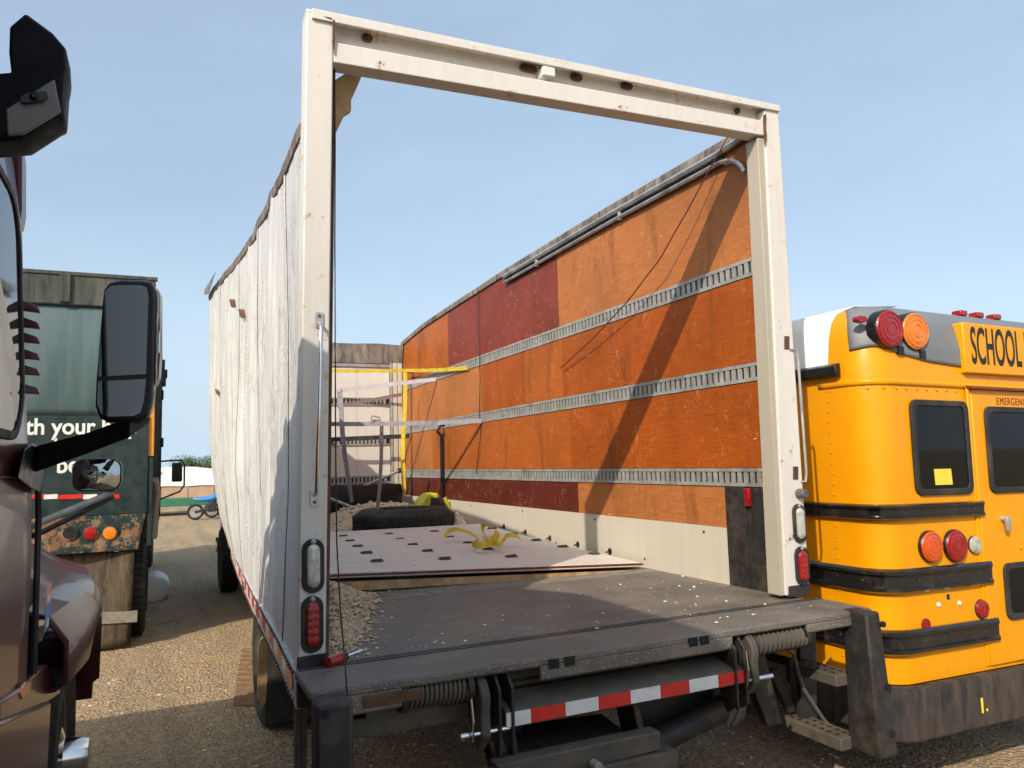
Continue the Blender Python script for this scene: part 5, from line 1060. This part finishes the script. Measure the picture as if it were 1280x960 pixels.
# ---- bonnet and front wing, lofted along Y with a wheel arch
WY, WR = 1.32, .53
def hood(y):
    t = min(1, max(0, (y - .42) / .5)); bul = math.sin(math.pi * min(1, max(0, (y - .36) / 1.9))) ** .6
    zt = 1.78 - .10 * max(0, y - .4); xo = XS + .02 + .10 * bul; zi = 1.66 - .06 * t
    d = WR + .10; arch = .52 + math.sqrt(max(0, d * d - (y - WY) ** 2)) if abs(y - WY) < d else .62
    zb = max(1.03 if y < WY else .62, arch); hw = xo - XC
    return [(XC, y, zt), (XC + hw * .45, y, zt - .02), (XC + hw * .62, y, zi), (XC + hw * .72, y, zi - .14), (XC + hw * .86, y, max(zb + .16, 1.34 - .0 * t)), (XC + hw * .95, y, max(zb + .12, 1.30)), (XC + hw, y, max(zb + .06, 1.20)), (XC + hw, y, max(zb + .02, .95 if arch < .7 else zb)), (XC + hw - .03, y, zb), (XC + hw - .20, y, zb)]
ysq = np.linspace(.50, 2.35, 44)
HD = MB()
for sg in (1, -1): HD.loft([[(p[0] if sg > 0 else 2 * XC - p[0], p[1], p[2]) for p in hood(y)] for y in ysq], closed=False)
HD = HD.build('bonnet', 'maroon', TU, smooth=True, solid=.012)
MB().grid(lambda u, v: (XC - .62 + 1.24 * u, 2.36, .55 + 1.0 * v), 8, 4).build('grille', 'chrome', TU, solid=.04)
MB().box(2 * XC - XS + .08, XS - .07, .20, .80, .60, 1.42).build('dark_gap_filler', 'dark_void', TU)  # black filler block stands in for the shaded gap between cab and bonnet
# amber side lamp, step fairing, front wheel
c = K(31, 862, XS + .0); sk = MB().prism([K(x, y, XS + .012) for x, y in ((0, 878), (30, 858), (45, 842), (60, 830), (77, 866), (64, 875), (30, 898), (0, 903))], (-.03, 0, 0)).build('sill_trim', 'maroon', TU, bevel=.006)
MB().prism([K(x, y, XS + .016) for x, y in ((25, 866), (32, 853), (40, 850), (37, 866), (28, 874))], (-.01, 0, 0)).build('side_marker', 'lamp_orange', TU, bevel=.003)
p1, p2, p3, p4 = K(-40, 920, XS + .03), K(28, 899, XS + .03), K(64, 876, XS + .03), K(77, 863, XS + .0)
MB().hexa([p1 * V(1, 1, 0) + V(0, 0, .28), p3 * V(1, 1, 0) + V(0, -.14, .28), p3 * V(1, 1, 0) + V(-.35, -.14, .28), p1 * V(1, 1, 0) + V(-.35, 0, .28), p1, p3, p3 + V(-.35, 0, 0), p1 + V(-.35, 0, 0)]).build('step_fairing', 'maroon', TU, bevel=.010)
MB().box(XS - .6, XS - .05, -3.4, -.4, .35, .62).build('fuel_tank', 'chrome', TU, bevel=.06)
fw = wheel(XS - .15, WY, WR, .30, 1, TU, 'alu_rim'); fw2 = wheel(2 * XC - XS + .15, WY, WR, .30, -1, TU, 'alu_rim')
MB().lathe([(.13, .05), (.13, .10), (.085, .115), (.075, .19), (.068, .215), (.03, .222)], (XS - .12, WY, WR), (1, 0, 0), 24).build('hub_cap', 'chrome', fw, smooth=True)
for cx in (XS - .17, 2 * XC - XS + .17): wheel(cx, -4.4, WR, .30, 1 if cx > XC else -1, TU)
MB().box(XS - .42, XS - .02, WY - .70, WY - .685, .15, .75).build('mud_flap', 'rubber', TU)
# bonnet mirror on its stalk
m0 = K(50, 642, XS + .0); mm = CAM + (_f + _r * (121 - 640) / FPX - _u * (593 - 480) / FPX) * 3.15
def BP(x, y, dy=0.0):
    d = _f + _r * (x - 640) / FPX - _u * (y - 480) / FPX; t_ = (mm[1] - CAM[1]) / d[1]; return CAM + d * t_ + V(0, dy, 0)
ctr = BP(121.5, 593.5); hw_, hh_ = abs(BP(153, 593)[0] - BP(89, 593)[0]) / 2, abs(BP(121, 573)[2] - BP(121, 615)[2]) / 2
BM = MB().loft([[(ctr[0] + p, ctr[1] + d, ctr[2] + q) for p, q in oval(0, 0, 2 * hw_ * s_, 2 * hh_ * s_, 5, .045 * s_)] for s_, d in ((.96, 0), (1, .01), (1, .03), (.8, .06))]).build('bonnet_mirror', 'black_plastic', TU, smooth=True)
MB().loft([[(ctr[0] + p, ctr[1] + d, ctr[2] + q) for p, q in oval(0, 0, 2 * hw_ * s_, 2 * hh_ * s_, 5, .04)] for s_, d in ((.90, -.001), (.6, -.008), (.3, -.011), (.02, -.012))]).build('mirror_pane', 'mirror_glass', BM, smooth=True)
s1 = BP(140, 616, .03); s0 = hit(46, 655, 'Y', mm[1] - .25)
MB().tube([s0 + V(-.05, 0, -.02), s0, s1, s1 + V(.0, 0, .03)], .013, 8).build('stalk', 'galv', BM, smooth=True)
MB().tube([s0 + V(-.05, .03, -.05), s0 + V(0, .03, -.04), s1 + V(0, .02, -.02)], .011, 8).build('stalk', 'black_plastic', BM, smooth=True)

# ================================================================ far side of the yard
# tarp-covered flat wagon
FY = 31.0
def F(x, y, yp=FY): return hit(x, y, 'Y', yp)
f0 = F(205, 640)
FW = thing('tipper_trailer', 'green flat trailer with a white domed tarpaulin across the yard', 'trailer', (f0[0] + 3, FY + 1.2, 0))
zg1, zg0 = F(240, 622)[2], F(240, 632)[2]; zd = F(240, 607)[2]; x0 = f0[0] - 1.5
MB().box(x0, x0 + 7.2, FY, FY + 2.4, zg0, zg1).build('chassis', 'chassis_green', FW, bevel=.03)
MB().box(x0 + 1.2, x0 + 7.1, FY + .05, FY + 2.35, zg1, zd).build('side_board', 'tan_board', FW, bevel=.02)
for i in range(6): MB().box(x0 + 1.3 + i, x0 + 1.36 + i, FY + .02, FY + .05, zg1, zd).build('stake', 'tan_board', FW)
zt3 = F(232, 583)[2]
MB().grid(lambda u, v: (x0 + 1.2 + 5.9 * u, FY + 2.4 * v, zd + (zt3 - zd) * (math.sin(math.pi * v) ** .5) * np.interp(u, [0, .05, .25, .45, .75, 1.0], [.9, 1.0, .97, .75, .35, .1]) + .03 * noise.noise(Vector((u * 8, v * 5, 0)))), 26, 16).build('tarpaulin', 'tarp_white', FW, smooth=True)
MB().box(x0, x0 + 1.2, FY + .1, FY + 2.3, zg0, zt3).build('headboard', 'bus_white', FW, bevel=.05)
for xx in (x0 + .6, x0 + 4.6, x0 + 5.8):
    for yy in (FY + .18, FY + 2.2): wheel(xx, yy, .40, .25, 1, FW) if False else MB().lathe([(.2, -.12), (.38, -.13), (.42, -.08), (.42, .08), (.38, .13), (.2, .12)], (xx, yy, .42), (0, 1, 0), 20).build('wheel', 'rubber', FW, smooth=True)
# two small motorbikes, one under a blue cover
def bike(px, py, yy, lab, cover):
    c = hit(px, py, 'Y', yy); c[2] = 0
    b_ = thing('motorbike', lab, 'motorbike', c)
    for dx in (-.52, .52):
        w_ = MB().tube([c + V(dx + .25 * math.cos(t), 0, .30 + .25 * math.sin(t)) for t in np.linspace(0, 6.283, 25)[:-1]], .045, 8, closed=True).build('wheel', 'rubber', b_, smooth=True)
        MB().lathe([(.21, -.01), (.21, .01)], c + V(dx, 0, .30), (0, 1, 0), 20).build('rim', 'galv', w_); MB().cyl(c + V(dx, -.05, .3), c + V(dx, .05, .3), .03, 8).build('hub', 'black_steel', w_)
    MB().tube([c + V(-.52, 0, .3), c + V(-.1, 0, .38), c + V(.25, 0, .75), c + V(.52, 0, .3)], .05, 8).build('frame', 'black_steel', b_, smooth=True)
    MB().loft([[c + V(dx, w_ * math.cos(t), z + .13 * math.sin(t) * s_) for t in np.linspace(0, 6.283, 11)[:-1]] for dx, z, w_, s_ in ((-.6, .78, .04, .4), (-.4, .74, .13, .7), (0, .76, .16, 1), (.25, .86, .15, 1.1), (.42, .85, .05, .5))]).build('fairing', cover, b_, smooth=True)
    MB().tube([c + V(.30, -.32, 1.02), c + V(.36, 0, .95), c + V(.30, .32, 1.02)], .02, 6).build('handlebar', 'black_steel', b_, smooth=True)
    MB().box(c[0] - .12, c[0] + .2, c[1] - .14, c[1] + .14, .28, .6).build('engine', 'black_steel', b_, bevel=.04)
bike(263, 640, 27.6, 'small motorbike with bright blue bodywork parked across the yard', 'blue_cover')
bike(283, 641, 28.4, 'small dark motorbike parked beside the blue one', 'black_plastic')
# trees beyond the yard
def tree(x, y, h, w, lab, seed):
    R = np.random.default_rng(seed); t_ = thing('tree', lab, 'tree', (x, y, 0), 'trees beyond the yard')
    tm = MB().tube([(x, y, 0), (x + .1, y, h * .25), (x - .1, y + .1, h * .5), (x, y, h * .8)], [w * .045, w * .035, w * .025, w * .008], 10).build('trunk', 'bark', t_, smooth=True)
    lm_ = MB(); clumps = []
    for k in range(16):
        a_ = R.uniform(0, 6.28); rr = w * .38 * R.random() ** .5; zz = h * R.uniform(.38, .9); sc = 1 - .6 * abs((zz / h - .58) / .42) ** 2
        c = V(x + rr * sc * math.cos(a_), y + rr * sc * math.sin(a_), zz); clumps.append((c, w * R.uniform(.12, .2)))
        lm_.tube([(x, y, h * R.uniform(.25, .5)), (V(x, y, h * .5) + c) / 2, c], [w * .014, w * .009, w * .003], 5)
    lm_.build('branches', 'bark', t_)
    vs, fs = [], []
    for c, r_ in clumps:
        for _ in range(900):
            d = R.normal(0, 1, 3); d /= np.linalg.norm(d); p = c + d * r_ * R.random() ** .4 * V(1, 1, .8); a1 = R.normal(0, 1, 3); a1 /= np.linalg.norm(a1); a2 = np.cross(a1, d); a2 /= np.linalg.norm(a2) + 1e-6; s_ = h * .016 * R.uniform(.6, 1.4); o = len(vs)
            vs += [tuple(p + a1 * s_), tuple(p + a2 * s_ * .6), tuple(p - a1 * s_), tuple(p - a2 * s_ * .6)]; fs.append((o, o + 1, o + 2, o + 3))
    m_ = MB(); m_.v, m_.f = vs, fs; cr_ = m_.build('crown', 'leaves', t_, normals=False); cr_['kind'] = 'stuff'
p = hit(250, 600, 'Y', 62); ht = hit(250, 570, 'Y', 62)[2]
tree(p[0], 62, ht, 5.5, 'round green tree beyond the tarpaulin-covered trailer', 3)
tree(p[0] + 3.6, 63, ht * .96, 5.0, 'slightly lower green tree beside the round tree beyond the trailer', 4)
tree(p[0] - 7.0, 66, ht * .95, 5.0, 'green tree standing behind the refuse truck cab', 5)
